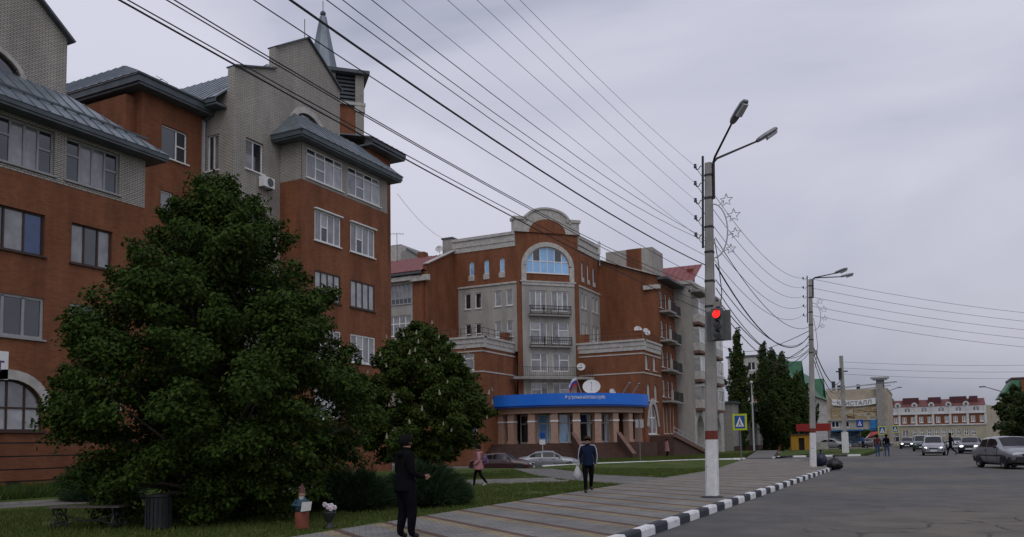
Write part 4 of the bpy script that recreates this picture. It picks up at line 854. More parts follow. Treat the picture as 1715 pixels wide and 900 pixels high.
# ---------------------------------------------------------------- low wall and green-roofed houses along the street
LW = thing('garage_block', 'long low grey plastered building behind the poplars', 'building', (-24, 124, 0), absolute=True)
part(LW, 'wall', 'concrete', (-30, -22.4, 108.5, 134, Z0, 6.2)); part(LW, 'roof', 'fascia', (-30.3, -22.1, 108.2, 134.3, 6.2, 6.45)); part(LW, 'base', 'stone_brown', (-22.39, -22.3, 108.5, 134, Z0, .7))
for y in (113, 121, 129): part(LW, 'gate', 'grey_metal', (-22.38, -22.34, y - 1.3, y + 1.3, .7, 3.0))
WT = thing('apartment_tower', 'narrow white panel tower showing between the poplars', 'building', (-30, 150, 0), absolute=True)
ow2 = (-31.5, 150); ww = [(u, z) for u in (1.0, 3.4) for z in (5, 8, 11, 13.6)]
wall(WT, ow2, XU, 5.8, Z0, 16, [(u, u + 1.4, z, z + 1.5) for u, z in ww], 'trim')
for u, z in ww: window(WT, ow2, XU, u, u + 1.4, z, z + 1.5, 2, 'white_frame', ('pane_dark',), fw=.12)
part(WT, 'roof', 'fascia', (-31.8, -25.4, 149.8, 160, 16, 16.3)); part(WT, 'wall', 'trim', (-31.5, -25.75, 150.3, 160, Z0, 15.9))
def green_house(label, x0, y0, y1, he, hr, w_=9):
    """long house with steep green roof; gable towards the viewer"""
    t = thing('green_roofed_house', label, 'building', (x0, y0, 0), absolute=True)
    us = [1.2 + 3.0 * k for k in range(int((y1 - y0 - 1) / 3.0))]; zz = [z for z in (2, 5, 8, 11) if z + 2 < he]
    wall(t, (x0, y0), YU, y1 - y0, Z0, he, [(u, u + 1.5, z, z + 1.6) for u in us for z in zz], 'trim')
    for u in us:
        for z in zz: window(t, (x0, y0), YU, u, u + 1.5, z, z + 1.6, 2, 'white_frame', ('pane_dark', 'pane_curtain'), fw=.12, sill=False)
    wall(t, (x0 - w_, y0), XU, w_, Z0, he, [], 'red_brick', top=[(0, he), (w_, he), (w_ / 2, hr)])
    part(t, 'wall', 'trim', (x0 - w_, x0 - .3, y0 + .5, y1, Z0, he - .2))
    roof_slope(t, [(x0 + .5, y0 - .4, he - .35), (x0 + .5, y1, he - .35), (x0 - w_ / 2, y1, hr + .1), (x0 - w_ / 2, y0 - .4, hr + .1)], mat='green_roof', seams=False)
    roof_slope(t, [(x0 - w_ - .5, y1, he - .35), (x0 - w_ - .5, y0 - .4, he - .35), (x0 - w_ / 2, y0 - .4, hr + .1), (x0 - w_ / 2, y1, hr + .1)], mat='green_roof', seams=False)
    # dormer with green front as in the street
    mb = MB(); ym = (y0 + y1) / 2
    for s in (-1, 1): mb.hexa([(x0 + .3, ym, he + 4.2), (x0 - 5, ym, he + 4.2), (x0 - 5, ym + s * 3.2, he), (x0 + .3, ym + s * 3.2, he)], [(x0 + .3, ym, he + 4.35), (x0 - 5, ym, he + 4.35), (x0 - 5, ym + s * 3.3, he + .1), (x0 + .3, ym + s * 3.3, he + .1)])
    mb.hexa([(x0 - .1, ym - 3, he - .1), (x0 - .1, ym + 3, he - .1), (x0 - .1, ym, he + 4.1)], [(x0 - .4, ym - 3, he - .1), (x0 - .4, ym + 3, he - .1), (x0 - .4, ym, he + 4.1)]); mb.build('dormer', 'green_roof', t)
    return t
green_house('nearer house with steep green roof above the poplars', -20.6, 150, 172, 11.4, 16.6, 6.5)
green_house('farther house with steep green roof behind the second pole', -20.5, 178, 212, 10.2, 15.6, 7)
# ---------------------------------------------------------------- kiosk and red awning
pmat('kiosk_yellow', (.42, .22, .015), .6, .12, 3); pmat('awning_red', (.30, .022, .018), .6, .08, 3)
K = thing('kiosk', 'small yellow kiosk with dark doorway beyond the lawn', 'kiosk', (-14.6, 110.5, 0), absolute=True)
wall(K, (-15.7, 110), XU, 2.6, 0, 2.0, [(1.0, 1.7, 0.01, 1.6)], 'kiosk_yellow', depth=.3); part(K, 'body', 'kiosk_yellow', (-15.68, -13.12, 110.32, 112, 0, 1.98)); part(K, 'roof', 'stone_brown', (-15.85, -12.95, 109.8, 112.2, 2.0, 2.12)); part(K, 'door', 'void', (-14.69, -14.01, 110.2, 110.24, .02, 1.59))
for x in (-15.7, -13.2): part(K, 'post', 'stone_brown', (x, x + .1, 109.95, 109.995, 0, 2.0))
K2 = thing('red_awning', 'red flat awning sign above the kiosk behind the second pole', 'awning', (-13, 114, 0), absolute=True)
part(K2, 'sign_band', 'awning_red', (-15.4, -11.3, 113.6, 115.5, 2.45, 3.4))
for x in (-15.2, -11.6): part(K2, 'post', 'grey_metal', (x, x + .1, 113.8, 113.9, 0, 2.45)); 
part(K2, 'counter', 'trim', (-15.0, -11.7, 114.6, 115.4, 0, 1.0))
# ---------------------------------------------------------------- shopping centre with rooftop frame and banner
SC = thing('shopping_centre', 'beige shopping centre with white name board, large pictures and rooftop column', 'building', (-10, 142, 0), absolute=True)
pmat('beige', (.42, .36, .27), .8, .25, .8); pmat('shop_blue', (.03, .17, .38), .5, .3, 1.5); pmat('dark_trade', (.05, .05, .055), .7, .4, 2)
def mural(name, cols):
    m = bpy.data.materials.new(name); m.use_nodes = True; t = m.node_tree; b = t.nodes['Principled BSDF']; M[name] = m; c = N(t, 'ShaderNodeTexCoord'); n = N(t, 'ShaderNodeTexNoise'); n.inputs['Scale'].default_value = .9; n.inputs['Detail'].default_value = 3
    mp = N(t, 'ShaderNodeMapping'); mp.inputs['Scale'].default_value = (.6, .6, 2.2); r = N(t, 'ShaderNodeValToRGB'); r.color_ramp.interpolation = 'CONSTANT'
    e = r.color_ramp.elements; e[0].position = 0; e[0].color = (*cols[0], 1); e[1].position = .65; e[1].color = (*cols[-1], 1)
    for k, cc in enumerate(cols[1:-1]): q = e.new(.36 + .28 * k / max(1, len(cols) - 2)); q.color = (*cc, 1)
    l = t.links.new; l(c.outputs['Object'], mp.inputs[0]); l(mp.outputs[0], n.inputs[0]); l(n.outputs['Fac'], r.inputs[0]); l(r.outputs[0], b.inputs['Base Color']); b.inputs['Roughness'].default_value = .6
mural('mural', [(.12, .06, .03), (.38, .30, .18), (.30, .22, .09), (.46, .40, .30), (.18, .17, .10)])
mural('shopwares', [(.02, .03, .04), (.10, .12, .16), (.25, .25, .25), (.05, .12, .22), (.35, .33, .3)])
wall(SC, (-14.2, 140), XU, 8.6, 0, 9.0, [(.5, 1.7, 3.1, 4.1), (2.1, 3.2, 3.1, 4.1), (7.2, 7.7, 2.6, 4.2), (8.0, 8.5, 2.6, 4.2)], 'beige')
for u0, u1, a, b in ((.5, 1.7, 3.1, 4.1), (2.1, 3.2, 3.1, 4.1)): window(SC, (-14.2, 140), XU, u0, u1, a, b, 2, 'white_frame', ('pane_dark',), fw=.12, sill=False)
for u0, u1, a, b in ((7.2, 7.7, 2.6, 4.2), (8.0, 8.5, 2.6, 4.2)): window(SC, (-14.2, 140), XU, u0, u1, a, b, 1, 'white_frame', ('pane_pale',), fw=.1, sill=False)
part(SC, 'wall', 'beige', (-5.6, -5.45, 140.01, 160, 0, 9.0)); part(SC, 'roof', 'concrete', (-14.2, -5.4, 140.3, 160, 8.7, 9.0)); part(SC, 'core', 'beige', (-14, -5.9, 140.5, 159, 0, 8.6))
nb = MB(); n_ = 10
for k in range(n_):
    q = [(-13.4 + 6.3 * (k + d) / n_, 139.6 - .0, z) for d, z in ((0, 0), (1, 0), (1, 1), (0, 1))]
    q = [(x, y - .12, 6.35 + .95 * z + .30 * ((x + 10.2) / 3.2) ** 2) for x, y, z in q]; nb.hexa(q, [(x, y + .3, z) for x, y, z in q])
nbo = nb.build('name_board', 'white_frame', SC, weld=True)
tm = text_mesh('КРИСТАЛЛ', .85, .02)
x_ = [v.co.x for v in tm.vertices]; wd = max(x_) - min(x_)
for v in tm.vertices: x = -12.6 + (v.co.x - min(x_)) / wd * 4.9; v.co = (x, 139.44 - v.co.z, 6.52 + v.co.y + .30 * ((x + 10.2) / 3.2) ** 2)
link('lettering', tm, 'grey_metal', SC)
part(SC, 'picture_panel', 'mural', (-13.5, -10.4, 139.75, 139.9, 4.35, 6.3)); part(SC, 'picture_panel', 'mural', (-10.3, -7.0, 139.75, 139.9, 4.35, 6.3)); part(SC, 'picture_panel', 'shop_blue', (-8.1, -6.6, 139.7, 139.88, 2.9, 4.2))
part(SC, 'awning', 'shop_blue', (-13.8, -7.2, 138.2, 139.95, 2.55, 2.75)); part(SC, 'shop_window', 'shopwares', (-13.9, -7.3, 139.85, 139.97, .2, 2.5)); part(SC, 'band', 'trim', (-14.2, -7.1, 139.7, 139.95, 4.2, 4.34))
part(SC, 'corner_column', 'concrete', (-7.0, -6.0, 139.4, 139.95, 0, 9.6)); part(SC, 'column_shaft', 'grey_metal', (-6.95, -5.8, 140.05, 141, 9.02, 10.3)); part(SC, 'column_cap', 'light_metal', (-7.4, -5.4, 139.6, 141.4, 10.3, 10.5), (-7.7, -5.1, 139.4, 141.6, 10.51, 10.75))
mb = MB(); mb.bar((-14.3, 140.2, 9.15), (-4.0, 140.2, 9.9), .25, .22); mb.bar((-13.5, 140.2, 8.6), (-4.9, 140.2, 9.4), .16, .14); mb.build('roof_frame', 'light_metal', SC)
for k, x in enumerate((-13.4, -12.6, -12.0, -9.8)): part(SC, 'roof_unit', 'dark_trade', (x, x + .5, 140.4, 141, 9.01, 9.75 if k != 0 else 10.4))
# ---------------------------------------------------------------- street-end building: yellow ground floor, red brick band, white attic
FB = thing('corner_building', 'long yellow, red and white building with mansard roof closing the street', 'building', (1, 218, 0), absolute=True)
pmat('yellow_plaster', (.40, .36, .26), .85, .15, .6); pmat('white_plaster', (.58, .58, .57), .85, .1, .6); pmat('dull_roof', (.16, .055, .05), .7, .2, .8); pmat('dark_red_roof', (.085, .025, .028), .6, .15, .8)
fo = (-9.8, 215); FL = 21.2
gw = [(.4, 1.4, .2, 2.9), (1.8, 3.6, .2, 2.9), (4.2, 5.6, .2, 2.9)] + [(6.4 + 1.5 * k, 7.3 + 1.5 * k, 1.6, 3.0) for k in range(9)]
wall(FB, fo, XU, FL, Z0, 3.9, gw, 'yellow_plaster')
for g in gw: window(FB, fo, XU, *g, 2, 'white_frame', ('pane_dark', 'pane_curtain'), bars=((None, .5),), fw=.12, sill=False)
part(FB, 'cornice', 'white_plaster', (-9.9, 11.5, 214.75, 215, 3.9, 4.2))
bw = [(.9 + 1.75 * k, 1.75 + 1.75 * k, 4.6, 6.0) for k in range(12)]
wall(FB, fo, XU, FL, 4.2, 6.5, bw, 'red_brick')
for g in bw: window(FB, fo, XU, *g, 2, 'white_frame', ('pane_curtain',), fw=.14)
for k in range(7): part(FB, 'pilaster', 'white_plaster', (-9.75 + 3.5 * k, -9.3 + 3.5 * k, 214.85, 214.998, 4.2, 8.2))
part(FB, 'cornice', 'white_plaster', (-9.9, 11.5, 214.75, 215, 6.5, 6.72))
aw = [(1.3 + 3.5 * k, 2.7 + 3.5 * k, 6.95, 8.1, 7.6) for k in range(6)]
wall(FB, fo, XU, FL, 6.72, 8.35, aw, 'white_plaster')
for a in aw: window(FB, fo, XU, *a[:4], 2, 'white_frame', ('pane_curtain',), spring=a[4], fw=.12, sill=False)
for k in range(5):
    x = -6.25 + 3.5 * k; mb = MB(); pts = [(x - .6, 8.3), (x + .6, 8.3), (x + .6, 8.7)] + [(x + .6 * math.cos(t), 8.7 + .6 * math.sin(t)) for t in [math.pi * j / 8 for j in range(1, 8)]] + [(x - .6, 8.7)]
    mb.hexa([(u, 214.8, z) for u, z in pts], [(u, 215.6, z) for u, z in pts]); dm = mb.build('dormer', 'white_plaster', FB); mb = MB(); mb.lathe([(0, 214.78), (.3, 214.78), (.32, 214.79)], (x, 0, 8.65), 12, 'y'); mb.build('oculus', 'pane_dark', dm)
roof_slope(FB, [(-10, 214.9, 8.36), (11.6, 214.9, 8.36), (11.6, 218.5, 10.0), (-10, 218.5, 10.0)], mat='dull_roof', seams=False)
for x0, x1 in ((-9.5, -7.2), (-5.2, -1.8), (.1, 2.8), (4.6, 8.0), (8.6, 10.2)): part(FB, 'roof_box', 'dark_red_roof', (x0, x1, 216.2, 220, 9.0, 10.45))
mb = MB(); mb.hexa([(11.4, 215.01, Z0), (11.6, 215.01, Z0), (16, 235, Z0), (15.8, 235, Z0)], [(11.4, 215.01, 8.3), (11.6, 215.01, 8.3), (16, 235, 8.3), (15.8, 235, 8.3)]); mb.build('side_wall', 'yellow_plaster', FB)
part(FB, 'core', 'yellow_plaster', (-9.5, 11.2, 215.4, 230, Z0, 8.2))
# ---------------------------------------------------------------- house behind the right-hand tree
RH = thing('mansard_house', 'house with green mansard roof half hidden behind the tree at right', 'building', (14, 140, 0), absolute=True)
ro_ = (9.6, 138); wall(RH, ro_, XU, 12, Z0, 6.6, [(1.6, 2.8, 4.2, 5.9), (4.4, 5.6, 4.2, 5.9)], 'beige')
for a in (1.6, 4.4): window(RH, ro_, XU, a, a + 1.2, 4.2, 5.9, 2, 'white_frame', ('pane_dark',), fw=.12)
part(RH, 'band', 'red_brick', (9.5, 21.6, 137.8, 137.99, 3.2, 3.9)); part(RH, 'cornice', 'trim', (9.3, 21.7, 137.6, 137.99, 6.6, 6.9))
mb = MB(); mb.hexa([(9.4, 137.8, 6.9), (21.6, 137.8, 6.9), (21.6, 150, 6.9), (9.4, 150, 6.9)], [(11.0, 139, 9.4), (20, 139, 9.4), (20, 149, 9.4), (11.0, 149, 9.4)]); mb.build('mansard_roof', 'green_roof', RH)
part(RH, 'dormer', 'red_brick', (12.0, 14.6, 137.9, 140, 7.6, 9.3)); part(RH, 'roof_cap', 'dark_red_roof', (10.9, 20.1, 138.9, 149.1, 9.41, 9.7)); part(RH, 'core', 'beige', (9.8, 21.4, 138.4, 150, Z0, 6.5))
# ---------------------------------------------------------------- poles with lamps
def star_pts(r, n=5):
    out = []
    for k in range(2 * n):
        t = math.pi / 2 + math.pi * k / n; q = r if k % 2 == 0 else r * .42; out.append((q * math.cos(t), q * math.sin(t)))
    return out
def lamp_head(parent, p, q):
    """street luminaire from the arm end p to its tip q"""
    p, q = Vector(p), Vector(q); d = (q - p); L_ = d.length; d.normalize(); a = d.cross(Vector((0, 0, 1))).normalized(); u = a.cross(d); mb = MB(); i0 = 0
    secs = [(0, .05, .045), (.12, .085, .06), (.45, .10, .07), (.85, .10, .065), (1, .07, .04)]; rings = []
    for t, w_, h in secs: c = p + d * L_ * t; rings.append([c + a * w_ + u * 0, c + a * w_ * .8 + u * h, c - a * w_ * .8 + u * h, c - a * w_, c - a * w_ * .8 - u * h * .6, c + a * w_ * .8 - u * h * .6])
    for r0, r1 in zip(rings, rings[1:]):
        for k in range(6): mb.poly([r0[k], r0[(k + 1) % 6], r1[(k + 1) % 6], r1[k]])
    mb.poly(rings[0]); mb.poly(rings[-1]); h_ = mb.build('luminaire', 'grey_metal', parent, weld=True)
    gl = MB(); c0, c1 = p + d * L_ * .42 - u * .06, p + d * L_ * .92 - u * .05; gl.hexa([c0 - a * .09, c0 + a * .09, c1 + a * .08, c1 - a * .08], [c0 - a * .07 - u * .05, c0 + a * .07 - u * .05, c1 + a * .06 - u * .04, c1 - a * .06 - u * .04]); gl.build('lamp_glass', 'light_metal', h_)
def pole(label, base, top, hooks, arms, lab_star, star_z, white_h=1.45, wid=.30):
    t = thing('lamp_pole', label, 'pole', base); b = Vector(base); tp = Vector(top) - b; f = lambda s: tp * s
    lean = lambda z: tp * (z / tp.z)
    def shaft(name, z0, z1, mat, grow=0.0):
        mb = MB()
        def sec(z):
            w_ = (wid - .13 * z / tp.z) / 2 + grow; c = lean(z); ch = w_ * .35
            return [c + Vector(v) for v in ((-w_, -w_ + ch, 0), (-w_ + ch, -w_, 0), (w_ - ch, -w_, 0), (w_, -w_ + ch, 0), (w_, w_ - ch, 0), (w_ - ch, w_, 0), (-w_ + ch, w_, 0), (-w_, w_ - ch, 0))]
        mb.hexa(sec(z0), sec(z1)); return mb.build(name, mat, t)
    shaft('shaft', white_h + .22, tp.z, 'pole_concrete'); shaft('white_base', -.02, white_h, 'white_paint', .004); shaft('maroon_band', white_h, white_h + .22, 'maroon_paint', .005)
    for z in (tp.z - .35, tp.z - .95, tp.z - 1.7, tp.z - 2.35, tp.z - 3.1, tp.z - 3.75): shaft('clamp', z, z + .05, 'iron', .012)
    MB().bar(lean(tp.z - 2.2) + Vector((-.16, -.02, 0)), lean(tp.z + .2) + Vector((-.14, -.02, 0)), .05).build('hook_rail', 'iron', t)
    ends = []
    for z in hooks:
        c = lean(z); mb = MB(); pts = [c + Vector((-.15, -.02, .0)), c + Vector((-.21, -.02, .0)), c + Vector((-.25, -.02, -.07)), c + Vector((-.31, -.02, -.08)), c + Vector((-.34, -.02, .0))]; mb.tube(pts, .012, 6); hk = mb.build('hook', 'iron', t)
        MB().lathe([(.0, .0), (.035, .01), (.045, .05), (.03, .07), (.04, .11), (.0, .13)], tuple(c + Vector((-.34, -.02, -.04))), 10).build('insulator', 'fascia', hk); ends.append(b + c + Vector((-.34, -.02, .02)))
    br = MB(); br.tube([lean(tp.z - .95) + Vector((.13, 0, 0)), lean(tp.z) + Vector((.13, 0, .02))], .035); br.build('arm_socket', 'iron', t)
    for m, p, q in arms:
        s = lean(tp.z) + Vector((.13, 0, 0)); p, q = Vector(p) - b, Vector(q) - b; MB().tube([s, s.lerp(p, .08) + Vector((0, 0, .06)), p], [.03, .03, .025]).build('arm', 'iron', t); lamp_head(t, p, q)
    # loop of loose cable down the shaft
    mb = MB(); c = lean(tp.z - 2.9); mb.tube([c + Vector((.16, -.05, .9)), c + Vector((.24, -.05, .3)), c + Vector((.30, -.05, -.5)), c + Vector((.20, -.05, -1.2)), c + Vector((.14, -.05, -1.6))], .012, 6); mb.build('loose_cable', 'cable', t)
    MB().box(*(lambda c: (c.x + .08, c.x + .28, c.y - .1, c.y + .1, c.z - .1, c.z + .12))(lean(tp.z - 3.75))).build('junction_box', 'concrete', t)
    # star garland bracket
    d = thing('star_decoration', lab_star, 'street decoration', tuple(b + lean(star_z))); R_ = .70; mb = MB()
    arc = [Vector((.12 + .36 * math.sin(math.pi * k / 14), -.06, R_ * math.cos(math.pi * k / 14))) for k in range(15)]; mb.tube(arc, .018, 6); mb.build('bracket', 'light_metal', d)
    for k, (i, r) in enumerate(((2, .165), (5, .175), (8, .145), (11, .13))):
        c = arc[i] + Vector((.20, 0, .12 if k == 0 else .03)); mb = MB(); sp_ = star_pts(r)
        mb.tube([c + Vector((x, 0, z)) for x, z in sp_ + sp_[:1]], .014, 5, caps=False); mb.tube([arc[i], c - Vector((r * .4, 0, 0))], .012, 5); mb.build('star', 'light_metal', d)
    return t, ends, lambda z: b + lean(z)
P1b, P1t = (-4.95, 21.15, .15), (-4.74, 21.15, 8.7)
P2b, P2t = (-5.28, 44.4, .15), (-5.02, 44.4, 9.62)
p1, h1, f1 = pole('concrete lamp pole with white painted foot and traffic light, nearest', P1b, P1t, [8.5 - .45 * k for k in range(5)],
                  [(0, (-3.85, 19.8, 9.12), (-3.42, 19.4, 9.45)), (1, (-3.60, 21.7, 9.25), (-3.12, 21.9, 9.56))], 'wire star decorations on an arc bracket of the nearest pole', 6.75)
p2, h2, f2 = pole('second concrete lamp pole farther along the kerb, beside black bags', P2b, P2t, [9.55 - .47 * k for k in range(5)],
                  [(0, (-3.80, 44.0, 9.74), (-3.2, 43.8, 9.88)), (1, (-3.6, 45.0, 9.72), (-3.03, 45.2, 9.84))], 'wire star decorations on an arc bracket of the second pole', 7.55, 1.7)
MB().lathe([(0, 0), (.3, 0), (.26, .03), (.16, .05)], (0, 0, .002), 12).build('footing', 'black_paint', p1)
# traffic light on the first pole
tl = thing('traffic_light', 'grey traffic light showing red on the nearest lamp pole', 'traffic light', (-4.56, 20.75, 4.40))
pmat('signal_red', (.5, .0, .0), .4, 0, emit=(1, .012, .01), es=2.2); pmat('lens_off', (.06, .06, .06), .25, .1, 5, spec=.6); pmat('signal_grey', (.12, .125, .12), .6, .15, 6)
MB().box(-.30, .30, .06, .09, -.36, .40).build('backboard', 'signal_grey', tl)
MB().box(-.14, .14, -.12, .058, -.34, .44).build('housing', 'signal_grey', tl)
for k, z in enumerate((.29, .04, -.21)):
    mb = MB(); mb.lathe([(0, -.135), (.07, -.132), (.10, -.122)], (0, 0, z), 18, 'y'); ln = mb.build('lens', 'signal_red' if k == 0 else 'lens_off', tl, smooth=True)
    mb = MB(); mb.lathe([(.108, -.12), (.112, -.26), (.118, -.26), (.118, -.12)], (0, 0, z), 16, 'y', ang=(-R(20), R(200))); mb.v = [v for v in mb.v]; mb.build('visor', 'signal_grey', ln)
MB().tube([(-.3, .25, .30), (.1, .1, .30)], .02).tube([(-.3, .25, -.25), (.1, .1, -.25)], .02).build('bracket', 'iron', tl)
MB().box(-.04, .06, .0, .05, .44, .50).build('cap', 'iron', tl)

# ---------------------------------------------------------------- overhead wires
def wire(name, label, a, b, sag, r, mat='cable', group=None, n=18):
    a, b = Vector(a), Vector(b); mb = MB(); pts = []
    for k in range(n + 1): t = k / n; p = a.lerp(b, t); p.z -= 4 * sag * t * (1 - t); pts.append(p)
    mb.tube(pts, r, 5, caps=False); return tag(mb.build(name, mat), label, 'wire', group)
def sag_through(z1, z2, Yq, zq, ya=20.8, yb=-5.0):
    t = (Yq - ya) / (yb - ya); return max(.02, (z1 + (z2 - z1) * t - zq) / (4 * t * (1 - t)))
ords = ('topmost', 'second', 'third', 'fourth', 'fifth')
YB = -5.0
for k, (Yq, zq) in enumerate(((10.7, 8.14), (10.2, 7.9), (9.42, 7.52), (8.68, 7.16), (7.69, 6.68))):
    e_ = h1[k]; b_ = (e_.x - .05, YB, e_.z); wire('overhead_wire', f'{ords[k]} thin bare wire running from the nearest pole up out of the picture', e_, b_, sag_through(e_.z, e_.z, Yq, zq, e_.y), .0038, 'thin_wire', 'bare wires on the poles')
cab = [(6.75, 6.7, 6.2, .0052, 'cable slung just below the bare wires, upper of a close pair'), (6.68, 6.23, 5.97, .0052, 'cable slung just below the bare wires, lower of a close pair'), (6.3, 6.0, 5.86, .0054, 'slim black cable right above the thickest one'), (6.05, 5.5, 5.62, .0125, 'thickest black cable crossing the sky to the nearest pole'),
       (5.66, 5.07, 5.41, .0056, 'slim black cable next below the thickest one'), (5.45, 4.25, 5.01, .0056, 'upper of two cables crossing above the grey gable'), (5.25, 4.18, 4.98, .0056, 'lower of two cables crossing above the grey gable'), (5.05, 3.86, 4.82, .0054, 'upper of the two lowest cables at the top left'), (4.85, 3.79, 4.79, .008, 'lowest black cable, running from the top left to the nearest pole')]
for z, Yq, zq, r, lab in cab:
    p = f1(z - .15); p = Vector((p.x - .1, p.y - .05, z)); zb = max(z + .1, zq + .35); wire('overhead_cable', lab, p, (p.x - .1, YB, zb), sag_through(z, zb, Yq, zq), r, 'cable', 'cables between the poles')
for k in range(5): wire('overhead_wire', f'{ords[k]} thin bare wire between the nearest and the second pole', h1[k], h2[k], .75 + .06 * k, .008, 'thin_wire', 'bare wires on the poles')
for k, (z, zz, sg, r) in enumerate(((6.75, 7.2, .85, .011), (6.05, 6.75, 1.25, .02), (5.66, 6.7, 1.0, .012), (5.45, 6.45, 1.25, .012), (5.2, 6.1, .95, .014), (5.05, 5.9, 1.1, .013))):
    a = f1(z - .15); b = f2(zz - .15); wire('overhead_cable', ('uppermost cable', 'thickest cable', 'slim cable under the thickest', 'deeply sagging slim cable', 'upper of the two lowest cables', 'lowest cable')[k] + ' between the nearest and the second pole', (a.x + .14, a.y + .05, z), (b.x - .1, b.y - .05, zz), sg, r, 'cable', 'cables between the poles')
# cables running from the second pole to the houses on the left and on to the far pole
for k, (zz, tgt) in enumerate(((7.0, (-22.0, 100, 13.0)), (6.3, (-22.2, 98, 9.0)), (6.0, (-22.4, 103, 8.0)))):
    a = f2(zz - .15); wire('overhead_cable', ('upper', 'middle', 'lower')[k] + ' cable from the second pole to the pale apartment block', (a.x - .1, a.y, zz), tgt, 1.0, .018, 'cable', 'cables to the pale block')
P3 = (-7.4, 88.0, 0)
for k in range(3): a = f2(6.0 - .3 * k); wire('overhead_cable', ('upper', 'middle', 'lower')[k] + ' cable from the second pole down to the far pole', (a.x + .1, a.y, a.z), (P3[0], P3[1], 7.6 - .5 * k), 1.3 + .3 * k, (.03, .022, .018)[k], 'cable', 'cables to the far pole')
for k in range(5):
    wire('overhead_wire', f'{ords[k]} thin wire leaving the second pole towards the right edge', h2[k] + Vector((.3, .3, 0)), (26, 78, 9.9 - .55 * k), 1.4, .010, 'thin_wire', 'wires crossing the street')
for k in range(3): wire('overhead_wire', ('upper', 'middle', 'lower')[k] + ' faint wire from the far pole across the end of the street', (P3[0], P3[1], 9.0 - .6 * k), (40, 128, 11.5 - .9 * k), 1.2, .014, 'thin_wire', 'wires crossing the street end')
wire('overhead_wire', 'thin stay wire from the left building down to the chimney on the red roof', (-28.9, 42.6, 17.2), (-43.4, 73.4, 22.6), .6, .012, 'thin_wire')

# ---------------------------------------------------------------- other posts and signs
fp3 = thing('utility_pole', 'far concrete utility pole with white foot before the shopping centre', 'pole', P3)
MB().prism([(-.17, -.17), (.17, -.17), (.17, .17), (-.17, .17)], 2.1, 9.6).build('shaft', 'pole_concrete', fp3); MB().prism([(-.3, -.2), (.3, -.2), (.3, .2), (-.3, .2)], -.05, 2.1).build('white_base', 'white_paint', fp3); MB().box(-.55, .55, -.05, .05, 8.0, 8.12).build('crossarm', 'iron', fp3)
MB().box(-.3, .0, -.2, -.16, 7.2, 8.4).build('junction_box', 'iron', fp3)
lp = thing('lamp_post', 'thin grey lamp post standing before the poplars', 'lamp post', (-19.9, 108.5, 0)); MB().tube([(0, 0, 0), (0, 0, 8.6)], [.12, .07]).build('post', 'light_metal', lp); MB().ball((.0, -.1, 8.75), .2, 10).build('globe', 'dish_white', lp)
pmat('sign_yellow', (.50, .58, .01), .45, .05, 4, emit=None); pmat('sign_blue', (.015, .075, .33), .45, .05, 4); pmat('sign_white', (.75, .75, .75), .5, 0); pmat('sign_black', (.01, .01, .01), .5, 0)
def crossing_sign(label, p, s, h, rz=0, fluor='sign_yellow', post=True, blue='sign_blue', facing=1):
    t = thing('crossing_sign', label, 'road sign', p, rz); 
    if post: MB().tube([(0, .04, 0), (0, .04, h + s)], .035).build('post', 'grey_metal', t)
    q = s / 2; a = q * 1.12; MB().box(-q, q, -.005, .02, h, h + s * 1.18).build('backing', fluor, t); z0 = h + s * .13
    MB().box(-q * .72, q * .72, -.012, -.006, z0, z0 + s * .92).build('panel', blue, t)
    MB().hexa([(-q * .60, -.018, z0 + s * .13), (q * .60, -.018, z0 + s * .13), (0, -.018, z0 + s * .85)], [(-q * .60, -.013, z0 + s * .13), (q * .60, -.013, z0 + s * .13), (0, -.013, z0 + s * .85)]).build('triangle', 'sign_white', t)
    mb = MB(); c = lambda x, z: (x * s, -.021, z0 + z * s)
    def stroke(*pts, w_=.05):
        for u, v in zip(pts, pts[1:]): mb.bar(c(*u), c(*v), w_ * s, .004, up=(0, 1, 0))
    stroke((-.01, .50), (.0, .36)); stroke((.0, .36), (-.08, .24), (-.10, .17)); stroke((.0, .36), (.07, .26), (.10, .17)); stroke((0, .48), (-.09, .38), w_=.03); stroke((0, .48), (.09, .40), w_=.03)
    mb.lathe([(0, -.021), (.035 * s, -.021)], (0.0, 0, z0 + .56 * s), 10, 'y'); mb.build('pedestrian_symbol', 'sign_black', t); return t
crossing_sign('pedestrian crossing sign with bright yellow border on a thin post', (-11.2, 56.4, .03), .92, 2.15, R(6))
crossing_sign('small green-yellow crossing sign beside the two far pedestrians', (-3.55, 77.5, 0), .62, 1.75, 0, 'sign_yellow')
crossing_sign('tiny yellow crossing sign beyond the oncoming cars at the far left kerb', (-4.2, 128, 0), .85, 2.1, 0)
crossing_sign('plain blue crossing sign in front of the shopping centre', (-9.0, 132, 0), .95, 3.0, 0, 'sign_blue')
bs = thing('road_sign', 'back of a grey square road sign on a thin post in the lawn', 'road sign', (-18.6, 57.9, .08)); MB().tube([(0, 0, 0), (0, 0, 3.1)], .035).build('post', 'grey_metal', bs); MB().box(-.3, .3, .04, .06, 2.45, 3.05).build('plate', 'light_metal', bs)
ps = thing('road_sign', 'narrow sign on a short post in front of the office steps', 'road sign', (-28.2, 62.2, -.42)); MB().tube([(0, 0, 0), (0, 0, 2.9)], .035).build('post', 'light_metal', ps); MB().lathe([(0, -.04), (.27, -.04), (.27, -.02)], (0, 0, 2.6), 18, 'y').build('disc', 'sign_blue', ps); MB().box(-.25, .25, -.04, -.02, 1.85, 2.25).build('plate', 'sign_white', ps)
